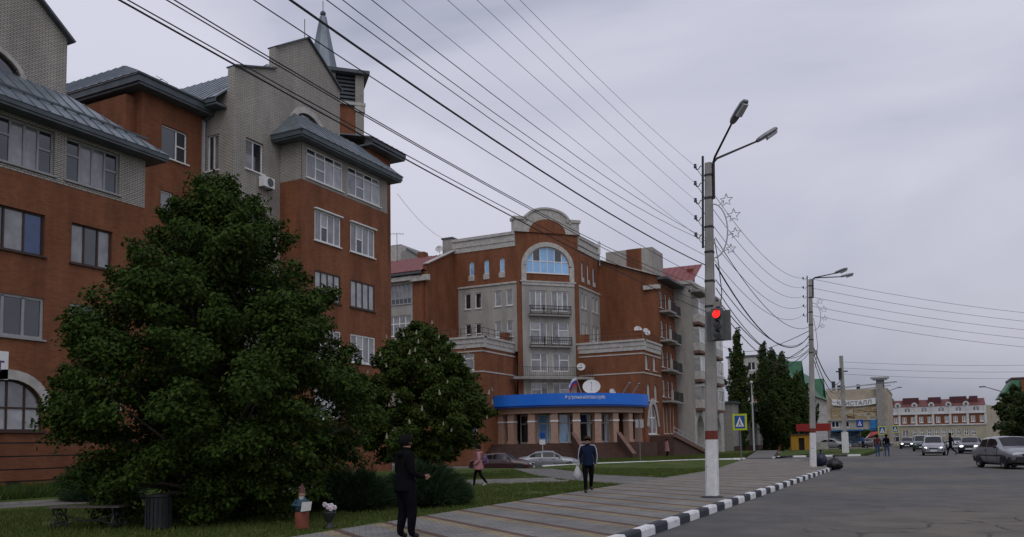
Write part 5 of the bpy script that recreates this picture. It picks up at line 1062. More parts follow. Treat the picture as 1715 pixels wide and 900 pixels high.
# small lamp posts on the far right kerb
for k, (x, y) in enumerate(((8.6, 118),)):
    t = thing('lamp_post', 'far lamp arm reaching out of the trees at right', 'lamp post', (x, y, 0)); MB().tube([(0, 0, 0), (0, 0, 6.4), (-.6, 0, 6.9), (-2.2, 0, 7.5)], [.12, .09, .06, .05]).build('post', 'grey_metal', t); MB().box(-2.8, -2.1, -.15, .15, 7.42, 7.58).build('luminaire', 'grey_metal', t)
for k, (x, y) in enumerate(((-6.2, 150),)):
    t = thing('lamp_post', 'far lamp arm beside the shopping centre column', 'lamp post', (x, y, 0)); MB().tube([(0, 0, 0), (0, 0, 8.4), (.5, 0, 9.0), (2.0, 0, 9.5)], [.12, .09, .06, .05]).build('post', 'grey_metal', t); MB().box(1.9, 2.6, -.15, .15, 9.45, 9.6).build('luminaire', 'grey_metal', t)

# ---------------------------------------------------------------- bench, bin, garden figure, flower vase, bags
def scroll(c, r, turns, sgn, n=26):
    return [Vector((0, c[0] + sgn * r * (1 - .8 * k / n) * math.cos(turns * 2 * math.pi * k / n), c[1] + r * (1 - .8 * k / n) * math.sin(turns * 2 * math.pi * k / n))) for k in range(n + 1)]
bn = thing('park_bench', 'backless bench with wrought iron scroll ends on the lawn, lower left', 'bench', (-14.35, 10.75, .10), R(20))
pmat('bench_wood', (.10, .085, .07), .7, .25, 8)
for k in range(4): MB().box(-.72, .72, -.20 + k * .105, -.11 + k * .105, .42, .455).build('slat', 'bench_wood', bn)
for x in (-.60, .60):
    mb = MB()
    for y in (-.2, .2): mb.tube([(x, y, 0), (x, y * 1.15, .15), (x, y * .8, .28), (x, y, .41)], .018, 6)
    for c, r, s in (((.0, .28), .11, 1), ((-.09, .12), .08, 1), ((.09, .12), .08, -1)): mb.tube([p + Vector((x, 0, 0)) for p in scroll(c, r, 1.6, s)], .012, 6)
    mb.tube([(x, -.22, .40), (x, .22, .40)], .018, 6); mb.build('scroll_leg', 'iron', bn)
MB().tube([(-.6, 0, .30), (-.2, 0, .19), (0, 0, .17), (.2, 0, .19), (.6, 0, .30)], .014, 6).tube([(-.6, 0, .08), (-.2, 0, .17), (.2, 0, .17), (.6, 0, .08)], .012, 6).build('stretcher', 'iron', bn)
lb = thing('litter_bin', 'dark metal litter bin beside the iron bench', 'litter bin', (-12.95, 11.15, .10)); MB().lathe([(0, .02), (.20, .02), (.21, .05), (.21, .60), (.235, .62), (.235, .66), (.19, .66), (.19, .1), (0, .1)], n=18).build('drum', 'iron', lb)
mb = MB()
for k in range(16): a = k * math.pi / 8; mb.bar((.218 * math.cos(a), .218 * math.sin(a), .05), (.218 * math.cos(a), .218 * math.sin(a), .6), .025)
mb.build('ribs', 'iron', lb)
pmat('clay', (.20, .055, .03), .8, .2, 8); pmat('figure_red', (.10, .035, .03), .7, .3, 9); pmat('figure_blue', (.03, .07, .10), .7, .2, 9); pmat('figure_white', (.52, .52, .48), .7, .1, 9); pmat('figure_skin', (.32, .2, .14), .7, .1, 9)
gf = thing('garden_figure', 'garden dwarf figure holding a white sheet on a clay stump under the tree', 'figurine', (-10.30, 12.05, .10), R(25))
MB().lathe([(0, 0), (.135, 0), (.14, .03), (.125, .12), (.13, .30), (.115, .32), (0, .32)], n=14).build('stump', 'clay', gf, smooth=True)
MB().lathe([(0, .32), (.12, .33), (.125, .42), (.10, .52), (.06, .58), (0, .59)], n=14).build('body', 'figure_blue', gf, smooth=True)
MB().ball((0, -.01, .63), .062, 12).build('head', 'figure_skin', gf, smooth=True); MB().lathe([(.072, .66), (.06, .70), (.03, .78), (.0, .84)], n=12).build('hat', 'figure_red', gf, smooth=True)
MB().lathe([(.05, .60), (.045, .56), (.02, .50), (0, .46)], (0, -.05, 0), 10).build('beard', 'figure_white', gf, smooth=True)
for s in (-1, 1): MB().tube([(s * .10, 0, .52), (s * .15, -.07, .44), (.10 + s * .07, -.14, .43)], .028, 8).build('arm', 'figure_blue', gf, smooth=True)
mb = MB(); mb.hexa([(.02, -.17, .33), (.20, -.17, .35), (.22, -.15, .51), (.04, -.15, .50)], [(.02, -.16, .33), (.20, -.16, .35), (.22, -.14, .51), (.04, -.14, .50)]); mb.build('sheet', 'figure_white', gf)
fv = thing('flower_vase', 'dark urn with white and pink flowers beside the garden figure', 'flower pot', (-9.92, 12.35, .10))
MB().lathe([(0, 0), (.11, 0), (.11, .03), (.05, .07), (.045, .12), (.10, .2), (.12, .28), (.125, .30), (.10, .30), (.08, .27), (0, .26)], n=16).build('urn', 'iron', fv, smooth=True)
pmat('petal', (.60, .50, .55), .7, .15, 9); pmat('petal_white', (.62, .62, .58), .7, .15, 9)
fr = random.Random(3)
for k in range(9):
    a = k * 2.4; r = .03 + .10 * (k / 9); c = (r * math.cos(a), r * math.sin(a) * .6, .40 + fr.uniform(-.05, .05)); mb = MB()
    for j in range(6): t = j * math.pi / 3; mb.ball((c[0] + .028 * math.cos(t), c[1] - .012, c[2] + .028 * math.sin(t)), .024, 6)
    mb.ball(c, .02, 6); mb.build('flower', 'petal' if k % 3 else 'petal_white', fv, smooth=True)
mb = MB()
for k in range(14): a = k * 2.1; mb.tube([(0, 0, .26), (.06 * math.cos(a), .05 * math.sin(a), .34), (.11 * math.cos(a), .09 * math.sin(a), .36 + .03 * math.sin(k))], [.008, .014, .002], 5)
pmat('stem_green', (.035, .07, .02), .7, .2, 8); mb.build('leaves', 'stem_green', fv)
def bag(label, p, r, h, mat, seed, rz=0):
    t = thing('rubbish_bag', label, 'bag', p, rz); b = bmesh.new(); bmesh.ops.create_icosphere(b, subdivisions=4, radius=1)
    for v in b.verts:
        n_ = mnoise.noise(v.co * 1.7 + Vector((seed, 0, 0))) * .16 + mnoise.noise(v.co * 5 + Vector((seed, 3, 0))) * .05; q = v.co * (1 + n_); z = q.z * .5 + .5
        k = 1.05 - .35 * max(0, z - .55) * 2; v.co = (q.x * r * k, q.y * r * .85 * k, max(0, z) * h)
    me = bpy.data.meshes.new('sack'); b.to_mesh(me); b.free(); autouv(me); me.polygons.foreach_set('use_smooth', [True] * len(me.polygons)); link('sack', me, mat, t)
    MB().lathe([(.04, h * .92), (.03, h * 1.02), (.09, h * 1.16), (.0, h * 1.1)], n=9).build('tied_neck', mat, t)
pmat('bag_black', (.012, .012, .013), .32, .2, 6); pmat('bag_blue', (.014, .018, .04), .35, .2, 6)
bag('full black rubbish bag standing on the road by the kerb', (-4.25, 44.0, 0), .40, .62, 'bag_black', 3)
bag('dark blue rubbish bag leaning at the foot of the second pole', (-4.98, 45.1, .12), .30, .75, 'bag_blue', 9)
# ---------------------------------------------------------------- vegetation
leafmat('leaf_maple', (.020, .043, .007), (.056, .092, .014), .22)
leafmat('leaf_chestnut', (.025, .048, .008), (.068, .100, .018), .22)
leafmat('leaf_poplar', (.026, .050, .012), (.070, .098, .026), .22)
leafmat('leaf_right', (.020, .042, .010), (.060, .080, .022), .2)
leafmat('leaf_juniper', (.020, .045, .020), (.048, .080, .036), .12)
leafmat('leaf_weed', (.035, .070, .015), (.085, .12, .03), .2)
leafmat('grass_blade', (.048, .085, .016), (.125, .145, .040), .2)
leafmat('blossom', (.27, .27, .19), (.40, .39, .30), .2)
pmat('bark', (.065, .05, .04), .95, .3, 9, .6, 30)
def leaves_mesh(name, cen, nrm, size, droop, r, aspect=.8, jitter=.6):
    """cen (n,3) leaf centres, nrm (n,3) preferred normals: folded diamond leaves (two triangles share the midrib)"""
    n = len(cen); nr = nrm + r.normal(0, jitter, (n, 3)); nr /= np.linalg.norm(nr, axis=1, keepdims=True) + 1e-9
    t = np.cross(nr, r.normal(0, 1, (n, 3))); t /= np.linalg.norm(t, axis=1, keepdims=True) + 1e-9; b = np.cross(nr, t)
    s = (size * r.uniform(.65, 1.25, n))[:, None]; v = np.empty((n, 4, 3))
    v[:, 0] = cen - t * s * .5; v[:, 1] = cen + b * s * aspect * .5 - nr * s * .12; v[:, 2] = cen + t * s * .55 - np.array([0, 0, 1]) * s * droop; v[:, 3] = cen - b * s * aspect * .5 - nr * s * .12
    me = bpy.data.meshes.new(name); me.vertices.add(n * 4); me.vertices.foreach_set('co', v.ravel()); me.loops.add(n * 6); me.polygons.add(n * 2)
    i = np.arange(n)[:, None] * 4; me.loops.foreach_set('vertex_index', (i + np.array([0, 1, 2, 0, 2, 3])).ravel().astype(np.int32))
    me.polygons.foreach_set('loop_start', np.arange(n * 2, dtype=np.int32) * 3); me.polygons.foreach_set('loop_total', np.full(n * 2, 3, np.int32)); me.update(calc_edges=True); return me
def limb(mb, p, q, r0, r1, rr, n=6, wob=.12):
    p, q = Vector(p), Vector(q); L_ = (q - p).length; pts = []
    for k in range(n + 1):
        t = k / n; c = p.lerp(q, t); a = wob * L_ * .3 * math.sin(math.pi * t); pts.append(c + Vector((rr.uniform(-a, a), rr.uniform(-a, a), rr.uniform(-a, a) * .5)))
    mb.tube(pts, [r0 + (r1 - r0) * k / n for k in range(n + 1)], 7); return pts
def tree(name, label, base, prof, seed, leaf, nb, per, lsize, trunk_r=.15, bl=(.75, .34), group=None, tilt=(.7, -.25), droop=.3, lobes=.14, reach=(.55, .9), fill=.25, spike=.12, shape=(1, 1)):
    """prof: (height, radius) outline of the crown. Boughs ring the crown; leaves crowd the outside of each bough, leaving shaded gaps between them"""
    r = np.random.default_rng(seed); rr = random.Random(seed); t = thing(name, label, 'tree', base, group=group)
    H = [p[0] for p in prof]; Rr = [p[1] for p in prof]; top = H[-1]; z0 = H[0]
    mb = MB(); tp = limb(mb, (0, 0, -.15), (rr.uniform(-.15, .15), rr.uniform(-.15, .15), top * .93), trunk_r, .02, rr, 9, .04)
    zz = np.linspace(z0, top, 200); cw_ = np.cumsum(np.interp(zz, H, Rr) + .12 * max(Rr)); cw_ /= cw_[-1]; cen, nrm, tips = [], [], []
    for i in range(nb):
        z = float(np.interp((i + r.uniform(0, 1)) / nb, cw_, zz)); a = i * 2.39996 + r.uniform(-.35, .35); rad = float(np.interp(z, H, Rr))
        rad *= 1 + lobes * 2 * (mnoise.noise(Vector((math.cos(a) * 1.5 + seed, math.sin(a) * 1.5, z * .8))) + .4 * r.normal())
        inner = r.uniform() < fill; f = r.uniform(.15, .5) if inner else r.uniform(*reach); k = (z - z0) / (top - z0)
        ti = tilt[1] + (tilt[0] - tilt[1]) * k + r.normal(0, .15); ax = np.array([math.cos(a) * shape[0], math.sin(a) * shape[1], ti]); ax /= np.linalg.norm(ax)
        L_ = (bl[0] * r.uniform(.6, 1.25)) * (1 if not inner else 1.2); rb = bl[1] * r.uniform(.65, 1.25); rc = max(0, rad * f if inner else rad - L_ * .75 + r.exponential(spike)); c = np.array([rc * math.cos(a) * shape[0], rc * math.sin(a) * shape[1], z])
        s = tp[min(9, max(1, int(9 * max(.4, z - .5 - .4 * rad) / (top * .93))))]
        if i % 3 == 0: limb(mb, s, Vector(c + ax * L_ * .6), max(.02, trunk_r * .42 * (1 - .7 * k)), .008, rr, 4)
        n = int(per * r.uniform(.7, 1.2) * (rb / bl[1]) * (.55 if inner else 1))
        u = r.normal(0, 1, (n, 3)); u /= np.linalg.norm(u, axis=1, keepdims=True); u *= (r.uniform(.25, 1, (n, 1)) ** .45)
        e1 = np.cross(ax, [0, 0, 1.0]); e1 /= np.linalg.norm(e1) + 1e-9; e2 = np.cross(e1, ax)
        tpr = 1 - .45 * np.clip(u[:, :1], 0, 1)
        p = c + u[:, :1] * L_ * ax + u[:, 1:2] * rb * 1.25 * e1 * tpr + u[:, 2:3] * rb * .8 * e2 * tpr; p[:, 2] -= .28 * L_ * np.clip(u[:, 0], 0, 1) ** 2 * (1 - k * .6)
        p += .05 * r.normal(0, 1, p.shape); cen.append(p); tips.append(c + ax * L_ * .9)
        nrm.append(np.tile(np.array([math.cos(a) * .6, math.sin(a) * .6, .9]), (n, 1)) + (u[:, 1:2] * e1 + u[:, 2:3] * e2) * .9)
    mb.build('trunk', 'bark', t, smooth=True)
    cen = np.concatenate(cen); nrm = np.concatenate(nrm); cen[:, 2] = np.maximum(cen[:, 2], .05)
    link('crown', leaves_mesh('crown', cen, nrm, lsize, droop, r), leaf, t)
    return t, np.array(tips)
big, _ = tree('maple_tree', 'large dense maple tree in front of the left building', (-13.6, 13.15, .1), [(.25, 1.6), (.8, 2.3), (1.5, 2.8), (2.2, 3.15), (2.9, 3.1), (3.8, 2.65), (4.8, 2.2), (5.6, 1.8), (6.3, 1.2), (6.8, .7), (7.2, .2)], 11, 'leaf_maple', 340, 680, .085, .17, (.66, .34), lobes=.06, spike=.09)
ch, ccl = tree('chestnut_tree', 'horse chestnut with white flower candles before the red brick bay', (-20.1, 31.2, .1), [(.9, 1.6), (1.6, 2.4), (2.6, 2.75), (3.6, 2.7), (4.6, 2.35), (5.6, 1.7), (6.3, 1.0), (6.75, .25)], 23, 'leaf_chestnut', 190, 420, .135, .16, (.66, .38), lobes=.10, spike=.11)
# flower candles, one object each
cr = random.Random(5); mb = MB(); mb.lathe([(.0, 0), (.055, .03), (.06, .08), (.045, .18), (.02, .27), (0, .31)], n=7)
candle = bpy.data.meshes.new('flower_candle'); candle.from_pydata([(x * (1 + .25 * math.sin(31 * z + 9 * x)), y * (1 + .25 * math.cos(27 * z)), z) for x, y, z in mb.v], [], mb.f); candle.update(); candle.materials.append(M['blossom'])
cand = sorted([c for c in ccl if (c[0] * .5 - c[1] * .85) > .4 and c[2] > 1.2], key=lambda c: -(c[0] ** 2 + c[1] ** 2)); cr.shuffle(cand)
for c in cand[:45]:
    o = bpy.data.objects.new('flower_candle', candle); C.objects.link(o); o.parent = ch; d = Vector((c[0], c[1], 0)); d = d.normalized() * .22 if d.length > 0 else d
    o.location = (c[0] + d.x, c[1] + d.y, c[2] + .12); o.rotation_euler = (cr.uniform(-.2, .2), cr.uniform(-.2, .2), cr.uniform(0, 6)); s = cr.uniform(.5, .85); o.scale = (s, s, s)
pop = [(.8, .6), (2.5, 1.0), (5, 1.3), (8, 1.3), (11, 1.1), (13, .85), (15, .5), (16, .15)]
def poplar(lab, p, h, wd, seed, leaf='leaf_poplar', n=110):
    tree('poplar_tree', lab, p, [(z / 16 * h, r_ * wd) for z, r_ in pop], seed, leaf, n, 130, .34, .2, (1.5, .42), 'poplars beyond the pale block', (3.5, 2.0), .2, .2, (.4, .8), .25, .2)
poplar('tall slim poplar directly right of the pale apartment block', (-22.6, 114, 0), 15.6, 1.35, 31, n=150)
poplar('second poplar, behind the thin lamp post', (-20.9, 124, 0), 14.8, 1.35, 32, n=150)
poplar('third poplar, just right of the thin lamp post', (-19.3, 121, 0), 13.2, 1.25, 33, n=130)
poplar('fourth poplar, bushy, with a pointed top', (-17.4, 117, 0), 12.2, 1.55, 34, n=150)
poplar('lower bushy poplar nearest to the yellow kiosk', (-15.6, 118.5, 0), 9.8, 1.8, 35, n=140)
tree('street_tree', 'dark round tree at the right edge above the silver car', (11.0, 104, 0), [(.6, 2.2), (1.6, 3.4), (3.0, 3.9), (4.4, 3.4), (5.4, 2.4), (6.2, .4)], 41, 'leaf_right', 120, 150, .34, .2, (1.1, .55))
tree('street_tree', 'taller ragged tree behind the dark round one at right', (9.6, 118, 0), [(1.5, 1.0), (3.0, 1.9), (5.0, 1.9), (6.4, 1.3), (7.4, .3)], 42, 'leaf_right', 50, 150, .36, .2, (1.0, .5), lobes=.25)
tree('street_tree', 'small green tree among the stalls before the shopping centre', (-8.4, 137, 0), [(.3, .6), (1.0, 1.1), (1.8, 1.1), (2.6, .4)], 43, 'leaf_chestnut', 24, 70, .3, .08, (.5, .35))
def juniper(label, p, rx, ry, h, seed, n=2600, group='shrubs under the trees', rz=0):
    r = np.random.default_rng(seed); t = thing('juniper_shrub', label, 'shrub', p, rz, group); mb = MB(); rr = random.Random(seed)
    for k in range(7): a = k * .9; limb(mb, (0, 0, -.05), (rx * .6 * math.cos(a), ry * .6 * math.sin(a), h * .5), .03, .008, rr, 4)
    mb.build('stems', 'bark', t)
    a = r.uniform(0, 2 * np.pi, n); f = np.sqrt(r.uniform(0, 1, n)); z = h * (1 - f ** 2 * .75) * r.uniform(.25, 1.0, n) * (1 + .25 * np.sin(a * 3 + seed) * f); c = np.stack([rx * f * np.cos(a), ry * f * np.sin(a), z], 1)
    d = np.stack([np.cos(a) * (.6 + f), np.sin(a) * (.6 + f), np.full(n, .75)], 1) + r.normal(0, .35, (n, 3)); d /= np.linalg.norm(d, axis=1, keepdims=True)
    per = 7; L_ = .30; cc = np.repeat(c, per, 0); dd = np.repeat(d, per, 0) + r.normal(0, .28, (n * per, 3)); dd /= np.linalg.norm(dd, axis=1, keepdims=True)
    s = np.cross(dd, r.normal(0, 1, (n * per, 3))); s /= np.linalg.norm(s, axis=1, keepdims=True); l_ = (L_ * r.uniform(.5, 1.2, n * per))[:, None]; v = np.empty((n * per, 3, 3)); v[:, 0] = cc - s * .016; v[:, 1] = cc + s * .016; v[:, 2] = cc + dd * l_; v[:, :, 2] = np.maximum(v[:, :, 2], .01)
    me = bpy.data.meshes.new('foliage'); m_ = n * per; me.vertices.add(m_ * 3); me.vertices.foreach_set('co', v.ravel()); me.loops.add(m_ * 3); me.loops.foreach_set('vertex_index', np.arange(m_ * 3, dtype=np.int32)); me.polygons.add(m_); me.polygons.foreach_set('loop_start', np.arange(m_, dtype=np.int32) * 3); me.polygons.foreach_set('loop_total', np.full(m_, 3, np.int32)); me.update(calc_edges=True)
    link('foliage', me, 'leaf_juniper', t)
juniper('spreading juniper right behind the person in black', (-11.3, 17.6, .1), 1.15, 1.0, .95, 51, 3200)
juniper('spreading juniper left of the person in black', (-12.3, 16.2, .1), .95, .9, .85, 52, 2600)
juniper('dark juniper mound at the foot of the left building', (-25.6, 19.6, .1), 1.5, 1.2, .95, 53, 2200)
juniper('small juniper behind the iron bench', (-22.4, 17.2, .1), 1.1, .9, .6, 54, 1500)
# blades of grass on the near lawn, and taller weeds at the wall foot
def blades(name, label, pts, hmin, hmax, mat, seed, wd=.012):
    r = np.random.default_rng(seed); n = len(pts); a = r.uniform(0, 2 * np.pi, n); h = r.uniform(hmin, hmax, n); d = np.stack([np.cos(a), np.sin(a), np.zeros(n)], 1); v = np.empty((n, 3, 3)); v[:, 0] = pts - d * wd; v[:, 1] = pts + d * wd
    lean = r.normal(0, .35, (n, 2)) * h[:, None]; v[:, 2] = pts + np.stack([lean[:, 0], lean[:, 1], h], 1)
    me = bpy.data.meshes.new(name); me.vertices.add(n * 3); me.vertices.foreach_set('co', v.ravel()); me.loops.add(n * 3); me.loops.foreach_set('vertex_index', np.arange(n * 3, dtype=np.int32)); me.polygons.add(n); me.polygons.foreach_set('loop_start', np.arange(n, dtype=np.int32) * 3); me.polygons.foreach_set('loop_total', np.full(n, 3, np.int32)); me.update(calc_edges=True)
    o = link(name, me, mat); return tag(o, label, 'grass', kind='stuff')
def inpoly(P, poly):
    x, y = P[:, 0], P[:, 1]; c = np.zeros(len(P), bool); j = len(poly) - 1
    for i in range(len(poly)):
        xi, yi = poly[i]; xj, yj = poly[j]; c ^= ((yi > y) != (yj > y)) & (x < (xj - xi) * (y - yi) / (yj - yi + 1e-12) + xi); j = i
    return c
r0 = np.random.default_rng(1)
P = np.stack([r0.uniform(-21, -9.25, 150000), r0.uniform(8, 44, 150000) , np.full(150000, .095)], 1); dens = np.clip(22 / np.hypot(P[:, 0], P[:, 1]), .15, 1) ** 1.2
P = P[r0.uniform(0, 1, len(P)) < dens]
paths_ = ([(-9.2, 27.4), (-9.2, 32.7), (-13.5, 35.8), (-19.2, 43.8), (-21.8, 43.6), (-16.1, 34.6), (-12.6, 30.3)], [(-12.3, 29.4), (-13.7, 31.4), (-17.1, 28.7), (-21.9, 21), (-24.4, 12.5), (-22.7, 12.0), (-20.0, 20.3), (-15.5, 26.6)])
for pp in paths_: P = P[~inpoly(P, pp)]
P = P[np.array([mnoise.noise(Vector((p[0] * .9, p[1] * .9, 3))) + .6 * mnoise.noise(Vector((p[0] * 3.1, p[1] * 3.1, 8))) for p in P]) > -.30]
P[:, 0] += np.where(P[:, 0] > -9.6, r0.uniform(-.1, .06, len(P)), 0); P = P[~((P[:, 0] > -9.32) & (r0.uniform(0, 1, len(P)) < .5))]
blades('lawn_grass', 'short green grass on the lawn beside the pavement', P, .03, .11, 'grass_blade', 2)
P = np.stack([r0.uniform(-29.2, -25.8, 26000), r0.uniform(14, 33, 26000), np.full(26000, .095)], 1)
blades('tall_grass', 'taller unmown grass along the foot of the left building', P, .15, .5, 'leaf_weed', 3, .02)
P = np.stack([r0.uniform(-26, -13, 26000), r0.uniform(60, 90, 26000), np.full(26000, .075)], 1); P = P[inpoly(P, [(-21.9, 53.4), (-15.45, 63.7), (-13.0, 66.6), (-17.2, 88), (-22, 78), (-30, 64)])]
blades('verge_grass', 'grass on the verge before the office steps', P, .06, .16, 'grass_blade', 4, .03)
# ---------------------------------------------------------------- cars
pmat('tyre', (.014, .014, .014), .85, .2, 20); pmat('rim', (.30, .31, .32), .35, .1, 10, metal=.6); pmat('car_glass', (.010, .012, .014), .12, .2, 1, spec=.3); pmat('black_plastic', (.018, .018, .019), .6, .15, 8)
pmat('headlamp', (.45, .45, .45), .15, 0, spec=.8); pmat('headlamp_lit', (.6, .6, .6), .2, 0, emit=(1, .97, .9), es=2.5); pmat('tail_lamp', (.22, .01, .01), .3, 0, spec=.7); pmat('indicator', (.45, .16, .02), .3, 0); pmat('plate', (.65, .65, .65), .5, 0)
SHAPES = {
 'sedan': dict(st=[(-2.26, .42, .66, .72, .60, .66, .60), (-2.18, .30, .84, .94, .74, .80, .70), (-1.80, .24, .92, 1.02, .82, .85, .72), (-1.62, .22, .94, 1.04, .83, .86, .70), (-.95, .20, .95, 1.36, .84, .87, .60), (-.2, .20, .94, 1.43, .84, .87, .62), (.30, .20, .93, 1.40, .84, .87, .61), (1.02, .20, .90, .99, .84, .86, .70), (1.65, .22, .80, .90, .82, .83, .70), (2.08, .28, .66, .76, .76, .76, .62), (2.26, .36, .52, .60, .60, .62, .50)], rear=(-1.62, -.95), front=(1.02, .30), wx=(-1.36, 1.36), wr=.31, panes=[(-1.35, -.52), (-.44, .36), (.40, .78)]),
 'boxy': dict(st=[(-2.02, .46, .74, .86, .70, .74, .68), (-1.98, .34, .86, 1.00, .76, .78, .70), (-1.52, .26, .93, 1.03, .79, .81, .70), (-1.02, .24, .94, 1.40, .80, .82, .62), (-.2, .22, .94, 1.45, .80, .82, .63), (.28, .22, .93, 1.43, .80, .82, .62), (.92, .22, .92, .99, .80, .81, .70), (1.60, .26, .86, .92, .79, .80, .70), (1.90, .34, .74, .82, .76, .77, .70), (2.00, .42, .66, .72, .72, .74, .68)], rear=(-1.52, -1.02), front=(.92, .28), wx=(-1.22, 1.24), wr=.29, panes=[(-1.28, -.42), (-.34, .56)]),
 'van': dict(st=[(-2.10, .46, .80, 1.20, .72, .78, .70), (-2.02, .34, .95, 1.50, .80, .84, .68), (-1.6, .26, .98, 1.60, .84, .86, .66), (-.3, .24, .98, 1.66, .85, .87, .66), (.35, .24, .97, 1.62, .85, .87, .64), (1.25, .24, .96, 1.06, .85, .86, .72), (1.75, .28, .86, .93, .82, .82, .70), (2.10, .36, .60, .72, .72, .72, .62)], rear=(-2.10, -2.02), front=(1.25, .35), wx=(-1.3, 1.32), wr=.31, panes=[(-1.75, -.85), (-.77, .12), (.2, .95)]),
}
def car(name, label, loc, rz, shape, paint, lit=False, scale=1.0, bump='paint', group=None, stripe=False):
    S = SHAPES[shape]; st = S['st']; t = thing(name, label, 'car', loc, rz, group); t.scale = (scale,) * 3
    def sec(x):
        for a, b in zip(st, st[1:]):
            if a[0] <= x <= b[0]: k = (x - a[0]) / (b[0] - a[0]); _, zb, zs, zt, wb, ws, wt = [p + (q - p) * k for p, q in zip(a, b)]; break
        return [(0, zb), (wb * .9, zb), (wb, zb + .1), (max(wb, ws) + .015, (zb + zs) / 2 + .06), (ws, zs), (wt + (ws - wt) * .12, zt - .06), (wt * .82, zt - .005), (0, zt + .012)]
    xs = sorted({*[s[0] for s in st], *np.linspace(st[0][0], st[-1][0], 34).tolist()}); mb = MB(); rings = []
    for x in xs:
        h = sec(min(max(x, st[0][0]), st[-1][0])); rings.append([(x, y, z) for y, z in h] + [(x, -y, z) for y, z in reversed(h[1:-1])])
    for a, b in zip(rings, rings[1:]):
        n = len(a)
        for k in range(n): mb.poly([a[k], a[(k + 1) % n], b[(k + 1) % n], b[k]])
    mb.poly(rings[0][::-1]); mb.poly(rings[-1]); body = mb.build('body', paint, t, smooth=True, weld=True)
    def lerp(p, q, k): return tuple(i + (j - i) * k for i, j in zip(p, q))
    for sgn in (1, -1):
        for x0, x1 in S['panes']:
            mb = MB(); n = 8; lo, hi = [], []
            for k in range(n + 1):
                x = x0 + (x1 - x0) * k / n; h = sec(x); a, b = h[4], h[5]; p = lerp(a, b, .10); q = lerp(a, b, .92); lo.append((x, sgn * (p[0] + .012), p[1])); hi.append((x, sgn * (q[0] + .012), q[1]))
            for k in range(n): mb.poly([lo[k], lo[k + 1], hi[k + 1], hi[k]])
            mb.build('side_window', 'car_glass', t, smooth=True)
    for nm, (xa, xb) in (('windscreen', S['front']), ('rear_window', S['rear'])):
        mb = MB(); n = 6; rows_ = []
        for k in range(n + 1):
            f = .06 + .86 * k / n; x = xa + (xb - xa) * f; h = sec(x); w_, z = h[6][0] * 1.08, h[6][1]; s = 1 if nm == 'windscreen' else -1; o = (s * .012, .016)
            rows_.append([(x + o[0], -w_, z + o[1] - .02), (x + o[0], -w_ * .6, z + o[1]), (x + o[0], 0, h[7][1] + o[1]), (x + o[0], w_ * .6, z + o[1]), (x + o[0], w_, z + o[1] - .02)])
        for a, b in zip(rows_, rows_[1:]):
            for k in range(4): mb.poly([a[k], a[k + 1], b[k + 1], b[k]])
        mb.build(nm, 'car_glass', t, smooth=True)
    for x in S['wx']:
        wd = sec(x)[2][0]
        for sgn in (1, -1):
            wr = S['wr']; mb = MB(); zb = sec(x)[0][1]; pts = [(x + (wr + .055) * math.cos(a), wr + .02 + (wr + .055) * math.sin(a)) for a in [math.pi * k / 14 for k in range(15)]]
            pts = [(min(p[0], 9), max(p[1], zb)) for p in pts]; yy = sgn * (wd + .022); mb.hexa([(u, yy, z) for u, z in [(x + wr + .055, zb)] + pts + [(x - wr - .055, zb)]], [(u, yy - sgn * .12, z) for u, z in [(x + wr + .055, zb)] + pts + [(x - wr - .055, zb)]]); mb.build('wheel_arch', 'black_plastic', t)
            mb = MB(); y0 = sgn * (wd - .16); mb.lathe([(wr * .62, 0), (wr * .93, 0), (wr, .03), (wr, .17), (wr * .93, .20), (wr * .62, .20)], n=22, axis='y'); mb.v = [(x + vx, y0 + sgn * vy, wr + vz) for vx, vy, vz in mb.v]; wh = mb.build('wheel', 'tyre', t, smooth=True)
            mb = MB(); mb.lathe([(0, .17), (wr * .2, .175), (wr * .5, .165), (wr * .64, .19)], n=16, axis='y'); mb.v = [(x + vx, y0 + sgn * vy, wr + vz) for vx, vy, vz in mb.v]; mb.build('rim', 'rim', wh)
    xf, xr = st[-1][0], st[0][0]; bm = paint if bump == 'paint' else bump
    for nm, x, s in (('front_bumper', xf, 1), ('rear_bumper', xr, -1)):
        mb = MB(); wb = .80; pl = [(x - s * .42, wb), (x - s * .16, wb - .01), (x + s * .03, wb - .2), (x + s * .06, 0), (x + s * .03, -wb + .2), (x - s * .16, -wb + .01), (x - s * .42, -wb), (x - s * .42, 0)]
        mb.hexa([(u, v, .30) for u, v in pl], [(u, v, .54) for u, v in pl]); bo = mb.build(nm, bm, t)
        MB().box(*sorted((x + s * .055, x + s * .075)), -.26, .26, .36, .48).build('number_plate', 'plate', bo)
        for sgn in (1, -1):
            mb = MB(); zl = .64 if shape != 'van' else .66
            if s > 0: mb.ball((x - .10, sgn * .54, zl), .13, 10, .9, 1.25, .62); mb.build('headlight', 'headlamp_lit' if lit else 'headlamp', t, smooth=True)
            else: mb.ball((x + .10, sgn * .60, zl + .12), .13, 10, .8, 1.0, .75); mb.build('tail_light', 'tail_lamp', t, smooth=True)
    MB().box(xf - .06, xf + .012, -.34, .34, .58, .68).build('grille', 'black_plastic', t)
